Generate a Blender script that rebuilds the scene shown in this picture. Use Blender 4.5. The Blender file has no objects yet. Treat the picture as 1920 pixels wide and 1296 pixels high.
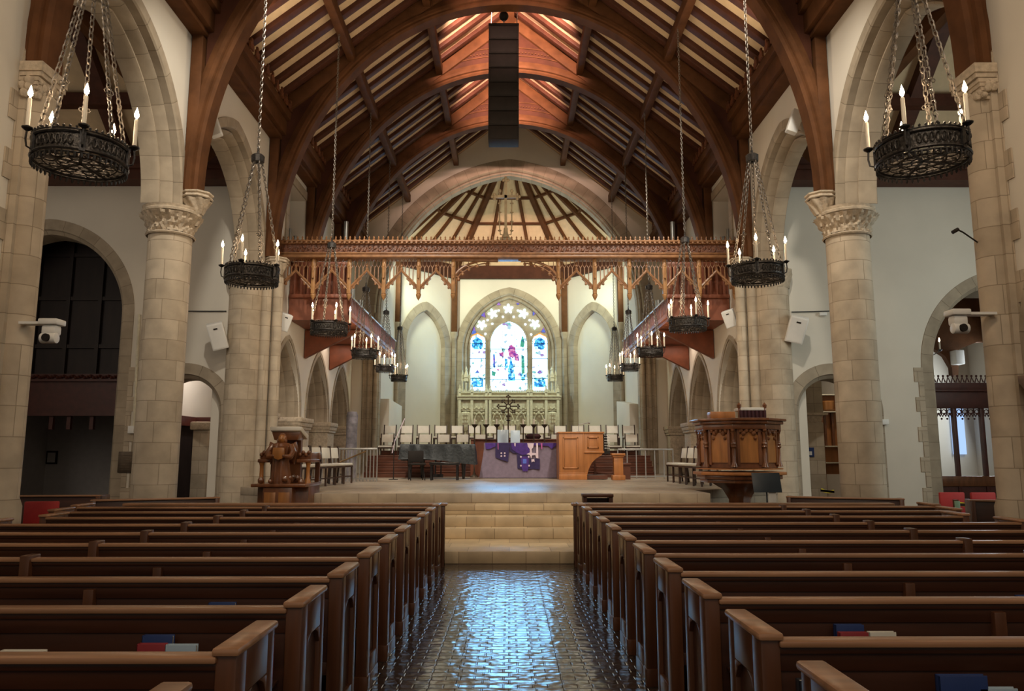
import bpy, bmesh, math, random
from mathutils import Vector, Matrix
random.seed(7)
S = bpy.context.scene
COL = S.collection
PI = math.pi
# ------------------------------------------------------------------ camera
F = 1420.0; EYE = 1.6; PITCH = math.atan(204 / F); CX, CY = 955.0, 648.0
cd = bpy.data.cameras.new('camera'); cam = bpy.data.objects.new('camera', cd); COL.objects.link(cam)
cd.sensor_width = 36; cd.sensor_fit = 'HORIZONTAL'; cd.lens = F / 1920 * 36; cd.clip_start = 0.05; cd.clip_end = 200
cam.location = (0, 0, EYE); cam.rotation_euler = (PI / 2 + PITCH, 0, -math.atan(5 / F))
S.camera = cam
# ------------------------------------------------------------------ world, exposure
w = bpy.data.worlds.new('world'); S.world = w; w.use_nodes = True
w.node_tree.nodes['Background'].inputs[0].default_value = (1.0, 0.86, 0.72, 1)
w.node_tree.nodes['Background'].inputs[1].default_value = 0.22
S.view_settings.view_transform = 'Standard'; S.view_settings.look = 'None'
S.view_settings.exposure = 0.0; S.view_settings.gamma = 1.0; S.view_settings.use_curve_mapping = False
S.cycles.max_bounces = 6; S.cycles.diffuse_bounces = 4; S.cycles.glossy_bounces = 3; S.cycles.transmission_bounces = 3
S.cycles.sample_clamp_indirect = 4.0; S.cycles.caustics_reflective = False; S.cycles.caustics_refractive = False
S.cycles.use_denoising = True
# ------------------------------------------------------------------ lights
def light(name, kind, loc, energy, color, target=None, **k):
    d = bpy.data.lights.new(name, kind); d.energy = energy; d.color = color
    for a, b in k.items(): setattr(d, a, b)
    o = bpy.data.objects.new(name, d); COL.objects.link(o); o.location = loc
    if target is not None:
        o.rotation_euler = (Vector(target) - Vector(loc)).to_track_quat('-Z', 'Y').to_euler()
    return o
WARM = (1.0, 0.80, 0.58); NEUT = (1.0, 0.93, 0.80); COOL = (0.86, 0.95, 1.0); GREEN = (0.93, 1.0, 0.86)
# unseen spots added on the chancel side of the trusses
for sx in (-1, 1):
    light('truss_fill_spot', 'SPOT', (sx * 3.2, 14.0, 10.8), 1700, NEUT, (sx * 2.2, 22.5, 1), spot_size=1.0, spot_blend=0.7, shadow_soft_size=0.12)
    light('truss_fill_spot', 'SPOT', (sx * 3.0, 18.7, 10.6), 1300, NEUT, (sx * 4.5, 24.5, 2), spot_size=1.2, spot_blend=0.8, shadow_soft_size=0.12)
    light('apse_fill_spot', 'SPOT', (sx * 4.6, 30.0, 9.4), 900, (0.88, 1.0, 0.76), (-sx * 1.2, 34, 5.0), spot_size=1.9, spot_blend=0.8, shadow_soft_size=0.3)  # added out of sight behind the chancel arch to light the apse walls
    light('nave_fill_spot', 'SPOT', (sx * 3.6, 9.3, 10.4), 1150, NEUT, (sx * 6.0, 17.6, 3.2), spot_size=1.15, spot_blend=0.8, shadow_soft_size=0.2)  # unseen, added to brighten the chancel pier
    light('nave_fill_spot', 'SPOT', (sx * 2.4, 2.0, 10.6), 620, WARM, (sx * 5.6, 11.0, 4.5), spot_size=1.5, spot_blend=0.8, shadow_soft_size=0.25)  # added overhead, out of view, to lift the near arcade
    light('step_fill_spot', 'SPOT', (sx * 2.6, 9.5, 10.9), 1350, (1.0, 0.9, 0.72), (sx * 1.2, 13.9, 0.5), spot_size=0.55, spot_blend=0.8, shadow_soft_size=0.12)  # extra unseen pair added to brighten the steps
    light('apse_fill', 'AREA', (sx * 4.75, 29.7, 8.6), 80, (0.95, 1.0, 0.78), (-sx * 1.0, 32.5, 11.5), shape='RECTANGLE', size=0.5, size_y=0.8)  # hidden fill area added to lift the apse ceiling
    light('choir_lamp', 'AREA', (sx * 5.0, 24.4, 5.15), 45, (1.0, 0.80, 0.66), (sx * 5.4, 24.4, 0), shape='RECTANGLE', size=0.5, size_y=6.0)
    light('eaves_fill', 'AREA', (sx * 5.3, 14.5, 10.3), 280, (1.0, 0.78, 0.55), (-sx * 1.0, 14.5, 15.5), shape='RECTANGLE', size=0.25, size_y=18.0)  # long unseen area added along the eaves to brighten the roof panels
light('transept_fill', 'AREA', (13.6, 12.0, 5.0), 270, (0.88, 1.0, 0.97), (6.0, 14.5, 4.0), shape='RECTANGLE', size=3.0, size_y=4.5)  # cool area added for assumed daylight, no window is built in this wall
light('transept_fill', 'AREA', (-13.6, 11.5, 5.0), 110, (1.0, 0.90, 0.78), (-6.0, 15.5, 4.0), shape='RECTANGLE', size=3.0, size_y=4.5)  # dimmer warm area added on the left, that wall has no window either
light('chapel_fill', 'AREA', (14.6, 22.5, 3.5), 130, COOL, (10, 22.5, 2.5), shape='RECTANGLE', size=2.0, size_y=2.5)  # unseen area added to brighten the chapel, its side wall has no window
light('choir_aisle_fill', 'POINT', (8.6, 20.6, 4.4), 45, NEUT, shadow_soft_size=0.1)  # fill point added without a fixture, lights the right choir aisle
light('choir_aisle_fill', 'POINT', (-7.9, 20.6, 4.4), 110, (1.0, 0.9, 0.85), shadow_soft_size=0.1)  # same added fill for the left choir aisle wall
light('west_fill', 'AREA', (0, -2.6, 8.5), 260, (1.0, 0.86, 0.70), (0, 12, 6.0), shape='RECTANGLE', size=8.0, size_y=5.0)  # soft fill added from behind the camera, no window is built there
light('ridge_lamp', 'SPOT', (0.1, 13.75, 12.95), 900, (1.0, 0.62, 0.50), (0.0, 18.0, 13.4), spot_size=0.8, spot_blend=0.7, shadow_soft_size=0.06)
for sx in (-1, 1):
    light('ridge_lamp', 'SPOT', (sx * 0.95, 18.5, 13.3), 1500, (1.0, 0.62, 0.50), (sx * 0.75, 21.6, 13.85), spot_size=1.35, spot_blend=0.8, shadow_soft_size=0.06)
    light('ridge_lamp', 'SPOT', (sx * 0.75, 22.0, 13.2), 1300, (1.0, 0.62, 0.50), (sx * 0.55, 25.2, 13.85), spot_size=1.1, spot_blend=0.8, shadow_soft_size=0.06)

# ------------------------------------------------------------------ pixel -> place helpers (1920x1296 frame)
_c, _s = math.cos(PITCH), math.sin(PITCH)
def _ray(px, py):
    u = (px - CX) / F; v = (CY - py) / F
    return (u, _c - v * _s, _s + v * _c)
def atY(px, py, Y):
    r = _ray(px, py); t = Y / r[1]; return Vector((r[0] * t, Y, EYE + r[2] * t))
def atX(px, py, X):
    r = _ray(px, py); t = X / r[0]; return Vector((X, r[1] * t, EYE + r[2] * t))
def atZ(px, py, Z):
    r = _ray(px, py); t = (Z - EYE) / r[2]; return Vector((r[0] * t, r[1] * t, Z))

# ------------------------------------------------------------------ materials
def nodes(name):
    m = bpy.data.materials.new(name); m.use_nodes = True
    nt = m.node_tree; return m, nt, nt.nodes['Principled BSDF'], nt.nodes, nt.links
def simple(name, col, rough=0.5, metal=0.0, var=0.12, scale=(6, 6, 6), bump=0.0, bscale=40, rnd=0.0, spec=0.5, coat=0.0):
    m, nt, b, N, L = nodes(name)
    tc = N.new('ShaderNodeTexCoord'); mp = N.new('ShaderNodeMapping'); mp.inputs['Scale'].default_value = scale
    nz = N.new('ShaderNodeTexNoise'); nz.inputs['Scale'].default_value = 1.0; nz.inputs['Detail'].default_value = 4
    L.new(tc.outputs['Object'], mp.inputs[0]); L.new(mp.outputs[0], nz.inputs['Vector'])
    hs = N.new('ShaderNodeHueSaturation'); hs.inputs['Color'].default_value = (*col, 1)
    mr = N.new('ShaderNodeMapRange'); mr.inputs[1].default_value = 0.3; mr.inputs[2].default_value = 0.7
    mr.inputs[3].default_value = 1 - var; mr.inputs[4].default_value = 1 + var
    L.new(nz.outputs[0], mr.inputs[0])
    if rnd > 0:
        oi = N.new('ShaderNodeObjectInfo'); r2 = N.new('ShaderNodeMapRange')
        r2.inputs[3].default_value = 1 - rnd; r2.inputs[4].default_value = 1 + rnd
        L.new(oi.outputs['Random'], r2.inputs[0]); mu = N.new('ShaderNodeMath'); mu.operation = 'MULTIPLY'
        L.new(mr.outputs[0], mu.inputs[0]); L.new(r2.outputs[0], mu.inputs[1]); L.new(mu.outputs[0], hs.inputs['Value'])
    else:
        L.new(mr.outputs[0], hs.inputs['Value'])
    L.new(hs.outputs[0], b.inputs['Base Color'])
    b.inputs['Roughness'].default_value = rough; b.inputs['Metallic'].default_value = metal
    b.inputs['Specular IOR Level'].default_value = spec; b.inputs['Coat Weight'].default_value = coat; b.inputs['Coat Roughness'].default_value = 0.15
    if bump > 0:
        n2 = N.new('ShaderNodeTexNoise'); n2.inputs['Scale'].default_value = bscale; n2.inputs['Detail'].default_value = 3
        L.new(tc.outputs['Object'], n2.inputs['Vector'])
        bp = N.new('ShaderNodeBump'); bp.inputs['Strength'].default_value = bump; bp.inputs['Distance'].default_value = 0.02
        L.new(n2.outputs[0], bp.inputs['Height']); L.new(bp.outputs[0], b.inputs['Normal'])
    return m
def blocks(name, c1, c2, mortar, bw, rh, ms=0.006, rough=0.85, bump=0.35, uv=True, offset=0.5, spec=0.3, nvar=0.16):
    m, nt, b, N, L = nodes(name)
    tc = N.new('ShaderNodeTexCoord'); br = N.new('ShaderNodeTexBrick'); br.offset = offset; br.squash = 0.8; br.squash_frequency = 3
    br.inputs['Color1'].default_value = (*c1, 1); br.inputs['Color2'].default_value = (*c2, 1); br.inputs['Mortar'].default_value = (*mortar, 1)
    br.inputs['Scale'].default_value = 1; br.inputs['Mortar Size'].default_value = ms; br.inputs['Mortar Smooth'].default_value = 0.3
    br.inputs['Brick Width'].default_value = bw; br.inputs['Row Height'].default_value = rh; br.inputs['Bias'].default_value = 0.0
    L.new(tc.outputs['UV' if uv else 'Object'], br.inputs['Vector'])
    nz = N.new('ShaderNodeTexNoise'); nz.inputs['Scale'].default_value = 3.0; nz.inputs['Detail'].default_value = 6
    L.new(tc.outputs['Object'], nz.inputs['Vector'])
    mr = N.new('ShaderNodeMapRange'); mr.inputs[1].default_value = 0.3; mr.inputs[2].default_value = 0.7; mr.inputs[3].default_value = 1 - nvar; mr.inputs[4].default_value = 1 + nvar
    hs = N.new('ShaderNodeHueSaturation'); L.new(nz.outputs[0], mr.inputs[0]); L.new(mr.outputs[0], hs.inputs['Value'])
    L.new(br.outputs['Color'], hs.inputs['Color']); L.new(hs.outputs[0], b.inputs['Base Color'])
    b.inputs['Roughness'].default_value = rough; b.inputs['Specular IOR Level'].default_value = spec
    ma = N.new('ShaderNodeMath'); ma.operation = 'MULTIPLY_ADD'; ma.inputs[1].default_value = -1.0
    n2 = N.new('ShaderNodeTexNoise'); n2.inputs['Scale'].default_value = 25; L.new(tc.outputs['Object'], n2.inputs['Vector'])
    m2 = N.new('ShaderNodeMath'); m2.operation = 'MULTIPLY'; m2.inputs[1].default_value = 0.3; L.new(n2.outputs[0], m2.inputs[0])
    L.new(br.outputs['Fac'], ma.inputs[0]); L.new(m2.outputs[0], ma.inputs[2])
    bp = N.new('ShaderNodeBump'); bp.inputs['Strength'].default_value = bump; bp.inputs['Distance'].default_value = 0.01
    L.new(ma.outputs[0], bp.inputs['Height']); L.new(bp.outputs[0], b.inputs['Normal'])
    return m
def emit(name, col, strength, col2=None, scale=6.0, lead=False):
    m, nt, b, N, L = nodes(name)
    e = N.new('ShaderNodeEmission'); e.inputs[0].default_value = (*col, 1); e.inputs[1].default_value = strength
    if col2 is not None:
        tc = N.new('ShaderNodeTexCoord'); nz = N.new('ShaderNodeTexVoronoi'); nz.inputs['Scale'].default_value = scale
        L.new(tc.outputs['Object'], nz.inputs['Vector'])
        sp = N.new('ShaderNodeSeparateColor'); L.new(nz.outputs['Color'], sp.inputs[0])
        cr = N.new('ShaderNodeValToRGB'); els = cr.color_ramp.elements; cr.color_ramp.interpolation = 'CONSTANT'
        els[0].position = 0.0; els[0].color = (*col, 1); els[1].position = 0.99; els[1].color = (*col, 1)
        for i, (p, c) in enumerate(col2):
            q = els.new(p); q.color = (*c, 1)
        L.new(sp.outputs[0], cr.inputs[0]); L.new(cr.outputs[0], e.inputs[0])
    L.new(e.outputs[0], N['Material Output'].inputs[0]); return m
def floor_tile():
    m, nt, b, N, L = nodes('slate_tile_floor')
    tc = N.new('ShaderNodeTexCoord')
    wn = N.new('ShaderNodeTexNoise'); wn.inputs['Scale'].default_value = 1.3; L.new(tc.outputs['Object'], wn.inputs['Vector'])
    def brick(bw, rh, rot):
        mp = N.new('ShaderNodeMapping'); mp.inputs['Rotation'].default_value = (0, 0, rot); L.new(tc.outputs['Object'], mp.inputs[0])
        br = N.new('ShaderNodeTexBrick'); br.inputs['Scale'].default_value = 1; br.inputs['Brick Width'].default_value = bw; br.inputs['Row Height'].default_value = rh
        br.inputs['Mortar Size'].default_value = 0.009; br.inputs['Mortar Smooth'].default_value = 0.8; br.squash = 0.55; br.squash_frequency = 2; br.offset = 0.4
        br.inputs['Color1'].default_value = (0.088, 0.062, 0.050, 1); br.inputs['Color2'].default_value = (0.052, 0.040, 0.034, 1); br.inputs['Mortar'].default_value = (0.045, 0.038, 0.034, 1)
        L.new(mp.outputs[0], br.inputs['Vector']); return br
    a = brick(0.19, 0.095, 0)
    L.new(a.outputs['Color'], b.inputs['Base Color'])
    # every tile tilts a little: height = random per tile * ramp
    nz = N.new('ShaderNodeTexNoise'); nz.inputs['Scale'].default_value = 9; nz.inputs['Detail'].default_value = 1; L.new(tc.outputs['Object'], nz.inputs['Vector'])
    m1 = N.new('ShaderNodeMath'); m1.operation = 'MULTIPLY'; m1.inputs[1].default_value = -0.55; L.new(a.outputs['Fac'], m1.inputs[0])
    m2 = N.new('ShaderNodeMath'); m2.operation = 'MULTIPLY_ADD'; m2.inputs[1].default_value = 0.9; L.new(nz.outputs[0], m2.inputs[0]); L.new(m1.outputs[0], m2.inputs[2])
    bp = N.new('ShaderNodeBump'); bp.inputs['Strength'].default_value = 0.7; bp.inputs['Distance'].default_value = 0.012
    L.new(m2.outputs[0], bp.inputs['Height']); L.new(bp.outputs[0], b.inputs['Normal'])
    b.inputs['Roughness'].default_value = 0.15; b.inputs['Specular IOR Level'].default_value = 0.65
    return m
M = {}
M['plaster'] = simple('cream_plaster', (0.70, 0.645, 0.55), 0.9, var=0.05, scale=(0.8,) * 3, bump=0.05, bscale=30, spec=0.2)
M['stone'] = blocks('limestone_blocks', (0.51, 0.425, 0.32), (0.40, 0.325, 0.235), (0.27, 0.215, 0.15), 0.62, 0.36)
M['arch'] = blocks('limestone_voussoirs', (0.39, 0.32, 0.235), (0.33, 0.27, 0.195), (0.21, 0.165, 0.115), 3.0, 0.42, offset=0.0)
M['carved'] = simple('carved_limestone', (0.49, 0.40, 0.295), 0.85, var=0.2, scale=(14,) * 3, bump=0.4, bscale=30, spec=0.2)
M['brownstone'] = simple('brown_carved_stone', (0.22, 0.145, 0.095), 0.7, var=0.2, scale=(10,) * 3, bump=0.2)
M['tile'] = floor_tile()
M['step'] = blocks('sandstone_steps', (0.56, 0.43, 0.27), (0.38, 0.28, 0.17), (0.25, 0.18, 0.11), 0.62, 0.6, rough=0.38, bump=0.05, spec=0.5)
M['dais'] = blocks('polished_stone_dais', (0.44, 0.36, 0.27), (0.38, 0.31, 0.235), (0.22, 0.17, 0.13), 0.7, 0.7, rough=0.34, bump=0.03, spec=0.2)
M['pew'] = simple('dark_pew_wood', (0.055, 0.018, 0.008), 0.40, var=0.3, scale=(1.2, 14, 14), bump=0.03, rnd=0.12, spec=0.5)
M['pewrail'] = simple('highlit_pew_rail', (0.34, 0.175, 0.092), 0.32, var=0.25, scale=(1.5, 20, 20), rnd=0.12)  # pew wood paled so rails and end caps carry the overhead highlight
M['pewend'] = simple('pew_end_wood', (0.105, 0.040, 0.018), 0.30, var=0.3, scale=(14, 14, 1.2), rnd=0.15)
M['truss'] = simple('red_brown_timber', (0.105, 0.043, 0.017), 0.65, var=0.25, scale=(3, 3, 3), spec=0.12)
M['spandrel'] = simple('dark_red_boards', (0.066, 0.022, 0.011), 0.62, var=0.25, scale=(3, 3, 3), spec=0.18)
M['rafter'] = simple('dark_rafter_timber', (0.075, 0.025, 0.013), 0.6, var=0.2, spec=0.3)
M['panel'] = simple('buff_ceiling_plaster', (0.70, 0.53, 0.33), 0.85, var=0.06, spec=0.2)
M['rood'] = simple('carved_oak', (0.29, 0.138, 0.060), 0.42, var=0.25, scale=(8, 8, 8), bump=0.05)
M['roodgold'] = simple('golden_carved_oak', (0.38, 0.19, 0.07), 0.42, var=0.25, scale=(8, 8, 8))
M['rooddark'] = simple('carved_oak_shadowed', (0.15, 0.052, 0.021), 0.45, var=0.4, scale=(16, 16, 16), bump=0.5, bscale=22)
M['baluster'] = simple('baluster_wood', (0.30, 0.13, 0.10), 0.5, var=0.2)
M['gallery'] = simple('gallery_wood', (0.20, 0.058, 0.026), 0.5, var=0.2, scale=(4, 4, 4))
M['iron'] = simple('dark_wrought_iron', (0.055, 0.050, 0.047), 0.42, metal=0.75, var=0.3, scale=(30,) * 3, bump=0.3, bscale=45)
M['ironcarved'] = simple('embossed_iron_band', (0.075, 0.066, 0.058), 0.45, metal=0.7, var=0.5, scale=(34,) * 3, bump=0.9, bscale=26)
M['chain'] = simple('worn_chain_iron', (0.17, 0.145, 0.12), 0.42, metal=0.5, var=0.3, scale=(20,) * 3)
M['candle'] = simple('ivory_wax', (0.82, 0.74, 0.60), 0.5, var=0.04)
M['flame'] = emit('candle_flame', (1.0, 0.72, 0.42), 60.0)
M['black'] = simple('black_speaker_paint', (0.020, 0.015, 0.012), 0.7, var=0.15, spec=0.25)
M['white'] = simple('white_plastic', (0.78, 0.77, 0.73), 0.45, var=0.03)
M['bstone'] = simple('cream_carved_stone', (0.70, 0.65, 0.50), 0.7, var=0.14, scale=(9,) * 3, bump=0.15, spec=0.3)
M['oak'] = simple('orange_oak', (0.42, 0.165, 0.052), 0.36, var=0.16, scale=(10, 10, 1.5))
M['oakdark'] = simple('carved_walnut', (0.17, 0.062, 0.024), 0.3, var=0.3, scale=(10, 10, 3), coat=0.3)
M['oakgold'] = simple('golden_oak_panel', (0.36, 0.145, 0.038), 0.32, var=0.2, scale=(14, 14, 2), coat=0.3)
M['riser'] = simple('choir_riser_wood', (0.115, 0.038, 0.020), 0.42, var=0.2, scale=(2, 12, 12))
M['chair'] = simple('dark_chair_wood', (0.050, 0.026, 0.016), 0.4, var=0.2)
M['cushion'] = simple('off_white_cushion', (0.74, 0.70, 0.61), 0.85, var=0.05)
M['piano'] = simple('quilted_piano_cover', (0.016, 0.019, 0.020), 0.5, var=0.3, scale=(18,) * 3, bump=0.5, bscale=14)
M['pianoblack'] = simple('piano_lacquer', (0.012, 0.010, 0.010), 0.15, var=0.05)
M['cloth'] = simple('grey_mauve_cloth', (0.215, 0.165, 0.215), 0.9, var=0.1, scale=(12,) * 3)
M['purple'] = simple('deep_purple_velvet', (0.070, 0.028, 0.200), 0.85, var=0.2, scale=(10,) * 3)
M['purpledark'] = simple('dark_violet_velvet', (0.035, 0.022, 0.085), 0.85, var=0.2, scale=(10,) * 3)
M['lilac'] = simple('pale_lilac_trim', (0.70, 0.56, 0.62), 0.8, var=0.05)
M['pink'] = simple('rose_trim', (0.45, 0.10, 0.30), 0.8, var=0.05)
M['bluecloth'] = simple('blue_emblem_cloth', (0.10, 0.16, 0.62), 0.7, var=0.1)
M['brass'] = simple('aged_brass', (0.30, 0.19, 0.085), 0.4, metal=0.8, var=0.2)
M['gilt'] = simple('dull_gilt_wood', (0.42, 0.32, 0.19), 0.5, var=0.2)
M['bronze'] = simple('dark_bronze', (0.10, 0.072, 0.048), 0.5, metal=0.6, var=0.3)
M['book_blue'] = simple('blue_book_cloth', (0.020, 0.045, 0.16), 0.5, var=0.1)
M['book_red'] = simple('red_book_cloth', (0.30, 0.030, 0.038), 0.5, var=0.1)
M['book_pale'] = simple('pale_blue_paper', (0.40, 0.52, 0.62), 0.6, var=0.05)
M['book_black'] = simple('black_book_cloth', (0.015, 0.015, 0.022), 0.5, var=0.1)
M['pages'] = simple('book_pages', (0.72, 0.68, 0.58), 0.8, var=0.05)
M['red'] = simple('red_upholstery', (0.42, 0.028, 0.026), 0.7, var=0.1)
M['tape'] = simple('yellow_caution_tape', (0.80, 0.62, 0.04), 0.4, var=0.05)
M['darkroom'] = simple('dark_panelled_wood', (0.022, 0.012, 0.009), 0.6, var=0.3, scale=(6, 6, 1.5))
M['maroon'] = simple('maroon_wood', (0.075, 0.018, 0.011), 0.5, var=0.2)
M['greyplaster'] = simple('grey_plaster', (0.48, 0.45, 0.43), 0.9, var=0.06)
M['pipe'] = simple('organ_pipe_metal', (0.36, 0.36, 0.34), 0.35, metal=0.8, var=0.1)
M['rug'] = simple('rolled_grey_carpet', (0.22, 0.20, 0.22), 0.95, var=0.35, scale=(5, 5, 7), bump=0.4, bscale=30)
M['silver'] = simple('silver_rail', (0.45, 0.44, 0.42), 0.35, metal=0.6, var=0.1)
M['green'] = simple('pale_green_card', (0.30, 0.50, 0.36), 0.6, var=0.05)
M['leather'] = simple('dark_green_paint', (0.03, 0.03, 0.03), 0.5)
M['slate'] = simple('blue_black_metal', (0.022, 0.032, 0.042), 0.4, var=0.1)
M['acrylic'] = simple('pale_blue_acrylic', (0.55, 0.66, 0.74), 0.12, var=0.03)
M['fringe'] = simple('dark_maroon_fabric', (0.05, 0.012, 0.016), 0.8, var=0.2)
M['glow'] = emit('lamp_lens', (0.9, 0.97, 1.0), 14.0)
WIN = 15.0
M['glass_white'] = emit('stained_glass_pale', (0.22, 0.57, 1.0), WIN, [(0.80, (0.035, 0.05, 0.06)), (0.86, (0.3, 0.6, 1.0)), (0.93, (0.018, 0.042, 0.042)), (0.97, (0.03, 0.022, 0.045))], 8.0)
M['glass_teal'] = emit('stained_glass_teal', (0.10, 0.50, 0.72), 1.6, [(0.35, (0.03, 0.22, 0.55)), (0.6, (0.40, 0.80, 0.85)), (0.8, (0.02, 0.10, 0.30))], 11.0)
M['glass_rose'] = emit('stained_glass_rose', (0.40, 0.08, 0.28), 1.4, [(0.4, (0.20, 0.05, 0.30)), (0.7, (0.6, 0.25, 0.45))], 11.0)
M['glass_green'] = emit('stained_glass_green', (0.06, 0.30, 0.20), 1.4, [(0.4, (0.10, 0.45, 0.35)), (0.7, (0.03, 0.15, 0.20))], 11.0)
M['glass_violet'] = emit('stained_glass_violet', (0.25, 0.14, 0.55), 1.1, [(0.5, (0.10, 0.20, 0.65)), (0.8, (0.45, 0.25, 0.60))], 10.0)
M['glass_amber'] = emit('stained_glass_amber', (0.95, 0.45, 0.10), 1.1)
M['glass_star'] = emit('stained_glass_star', (0.60, 0.85, 0.95), 6.0, [(0.75, (0.35, 0.75, 0.62)), (0.88, (0.55, 0.75, 0.95))], 9.0)
M['sky'] = emit('daylit_pane', (0.42, 0.62, 1.0), 1.1)

# ------------------------------------------------------------------ mesh builder
class MB:
    def __init__(s): s.v = []; s.f = []; s.uv = []; s.has = False
    def add(s, vs, fs, uvs=None):
        n = len(s.v); s.v += [tuple(p) for p in vs]
        for i, q in enumerate(fs):
            s.f.append(tuple(n + k for k in q)); s.uv.append(uvs[i] if uvs else None)
        if uvs: s.has = True
        return s
    def box(s, x0, x1, y0, y1, z0, z1):
        x0, x1 = min(x0, x1), max(x0, x1); y0, y1 = min(y0, y1), max(y0, y1); z0, z1 = min(z0, z1), max(z0, z1)
        return s.add([(x0, y0, z0), (x1, y0, z0), (x1, y1, z0), (x0, y1, z0), (x0, y0, z1), (x1, y0, z1), (x1, y1, z1), (x0, y1, z1)],
                     [(0, 3, 2, 1), (4, 5, 6, 7), (0, 1, 5, 4), (1, 2, 6, 5), (2, 3, 7, 6), (3, 0, 4, 7)])
    def mbox(s, sx, sy, sz, mat):
        b = MB().box(-sx / 2, sx / 2, -sy / 2, sy / 2, -sz / 2, sz / 2)
        return s.add([mat @ Vector(p) for p in b.v], b.f)
    def beam(s, p0, p1, wd, ht, up=(0, 0, 1)):
        p0, p1 = Vector(p0), Vector(p1); d = p1 - p0; y = d.normalized(); x = y.cross(Vector(up))
        if x.length < 1e-5: x = y.cross(Vector((1, 0, 0)))
        x.normalize(); z = x.cross(y)
        m = Matrix((x, y, z)).transposed().to_4x4(); m.translation = (p0 + p1) / 2
        return s.mbox(wd, d.length, ht, m)
    def tube(s, pts, r, n=8, closed=False, caps=True):
        pts = [Vector(p) for p in pts]; k = len(pts); rs = r if isinstance(r, (list, tuple)) else [r] * k
        vs = []; nrm = None
        for i in range(k):
            t = (pts[(i + 1) % k] - pts[i - 1]) if closed else (pts[min(i + 1, k - 1)] - pts[max(i - 1, 0)])
            t.normalize()
            if nrm is None: nrm = t.orthogonal().normalized()
            nrm = (nrm - t * nrm.dot(t)).normalized(); b = t.cross(nrm)
            for j in range(n):
                a = 2 * PI * j / n; vs.append(pts[i] + (nrm * math.cos(a) + b * math.sin(a)) * rs[i])
        fs = []
        for i in range(k if closed else k - 1):
            for j in range(n):
                a, b2 = i * n, ((i + 1) % k) * n; fs.append((a + j, a + (j + 1) % n, b2 + (j + 1) % n, b2 + j))
        if caps and not closed: fs += [tuple(range(n))[::-1], tuple((k - 1) * n + j for j in range(n))]
        return s.add(vs, fs)
    def lathe(s, prof, o=(0, 0, 0), n=24, a0=0.0, a1=2 * PI, fn=None, caps=False, sx=1.0, sy=1.0):
        full = abs(a1 - a0 - 2 * PI) < 1e-4; vs = []; cols = n if full else n + 1
        for (r, z) in prof:
            for j in range(cols):
                a = a0 + (a1 - a0) * j / n; rr = fn(a, z, r) if fn else r
                vs.append((o[0] + rr * math.cos(a) * sx, o[1] + rr * math.sin(a) * sy, o[2] + z))
        fs = []; uv = []; R = max(r for r, z in prof)
        for i in range(len(prof) - 1):
            for j in range(n):
                j2 = (j + 1) % cols; fs.append((i * cols + j, i * cols + j2, (i + 1) * cols + j2, (i + 1) * cols + j))
                u0 = R * (a1 - a0) * j / n; u1 = R * (a1 - a0) * (j + 1) / n; z0 = prof[i][1]; z1 = prof[i + 1][1]
                uv.append([(u0, z0), (u1, z0), (u1, z1), (u0, z1)])
        s.add(vs, fs, uv)
        if caps:
            m = len(prof) - 1; n0 = len(s.v) - len(vs)
            s.f.append(tuple(n0 + j for j in range(cols))[::-1]); s.uv.append(None)
            s.f.append(tuple(n0 + m * cols + j for j in range(cols))); s.uv.append(None)
        return s
    def prism(s, poly, mp, w0, w1):
        n = len(poly); vs = [mp(u, v, w0) for u, v in poly] + [mp(u, v, w1) for u, v in poly]
        fs = [tuple(range(n))[::-1], tuple(range(n, 2 * n))] + [(i, (i + 1) % n, n + (i + 1) % n, n + i) for i in range(n)]
        return s.add(vs, fs)
    def sphere(s, c, r, n=10, m=7, sx=1, sy=1, sz=1):
        prof = [(r * math.sin(PI * i / m), -r * math.cos(PI * i / m)) for i in range(m + 1)]
        vs = []; 
        for (rr, z) in prof:
            for j in range(n):
                a = 2 * PI * j / n; vs.append((c[0] + max(rr, 1e-4) * math.cos(a) * sx, c[1] + max(rr, 1e-4) * math.sin(a) * sy, c[2] + z * sz))
        fs = [(i * n + j, i * n + (j + 1) % n, (i + 1) * n + (j + 1) % n, (i + 1) * n + j) for i in range(m) for j in range(n)]
        return s.add(vs, fs)
    def sweep(s, prof, path, closed_prof=False):
        """prof: (n, d) offsets; path: list of (point, n_vec, d_vec)."""
        k = len(prof); vs = []; L = 0; ls = []
        for i, (p, nv, dv) in enumerate(path):
            if i: L += (Vector(p) - Vector(path[i - 1][0])).length
            ls.append(L)
            for (a, b) in prof: vs.append(Vector(p) + Vector(nv) * a + Vector(dv) * b)
        pl = [0]
        for j in range(1, k + 1): pl.append(pl[-1] + math.hypot(prof[j % k][0] - prof[j - 1][0], prof[j % k][1] - prof[j - 1][1]))
        fs = []; uv = []
        for i in range(len(path) - 1):
            for j in range(k if closed_prof else k - 1):
                j2 = (j + 1) % k; fs.append((i * k + j, i * k + j2, (i + 1) * k + j2, (i + 1) * k + j))
                uv.append([(pl[j], ls[i]), (pl[j + 1], ls[i]), (pl[j + 1], ls[i + 1]), (pl[j], ls[i + 1])])
        if closed_prof:
            fs += [tuple(range(k))[::-1], tuple((len(path) - 1) * k + j for j in range(k))]; uv += [[(0, 0)] * k] * 2
        return s.add(vs, fs, uv)
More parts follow.
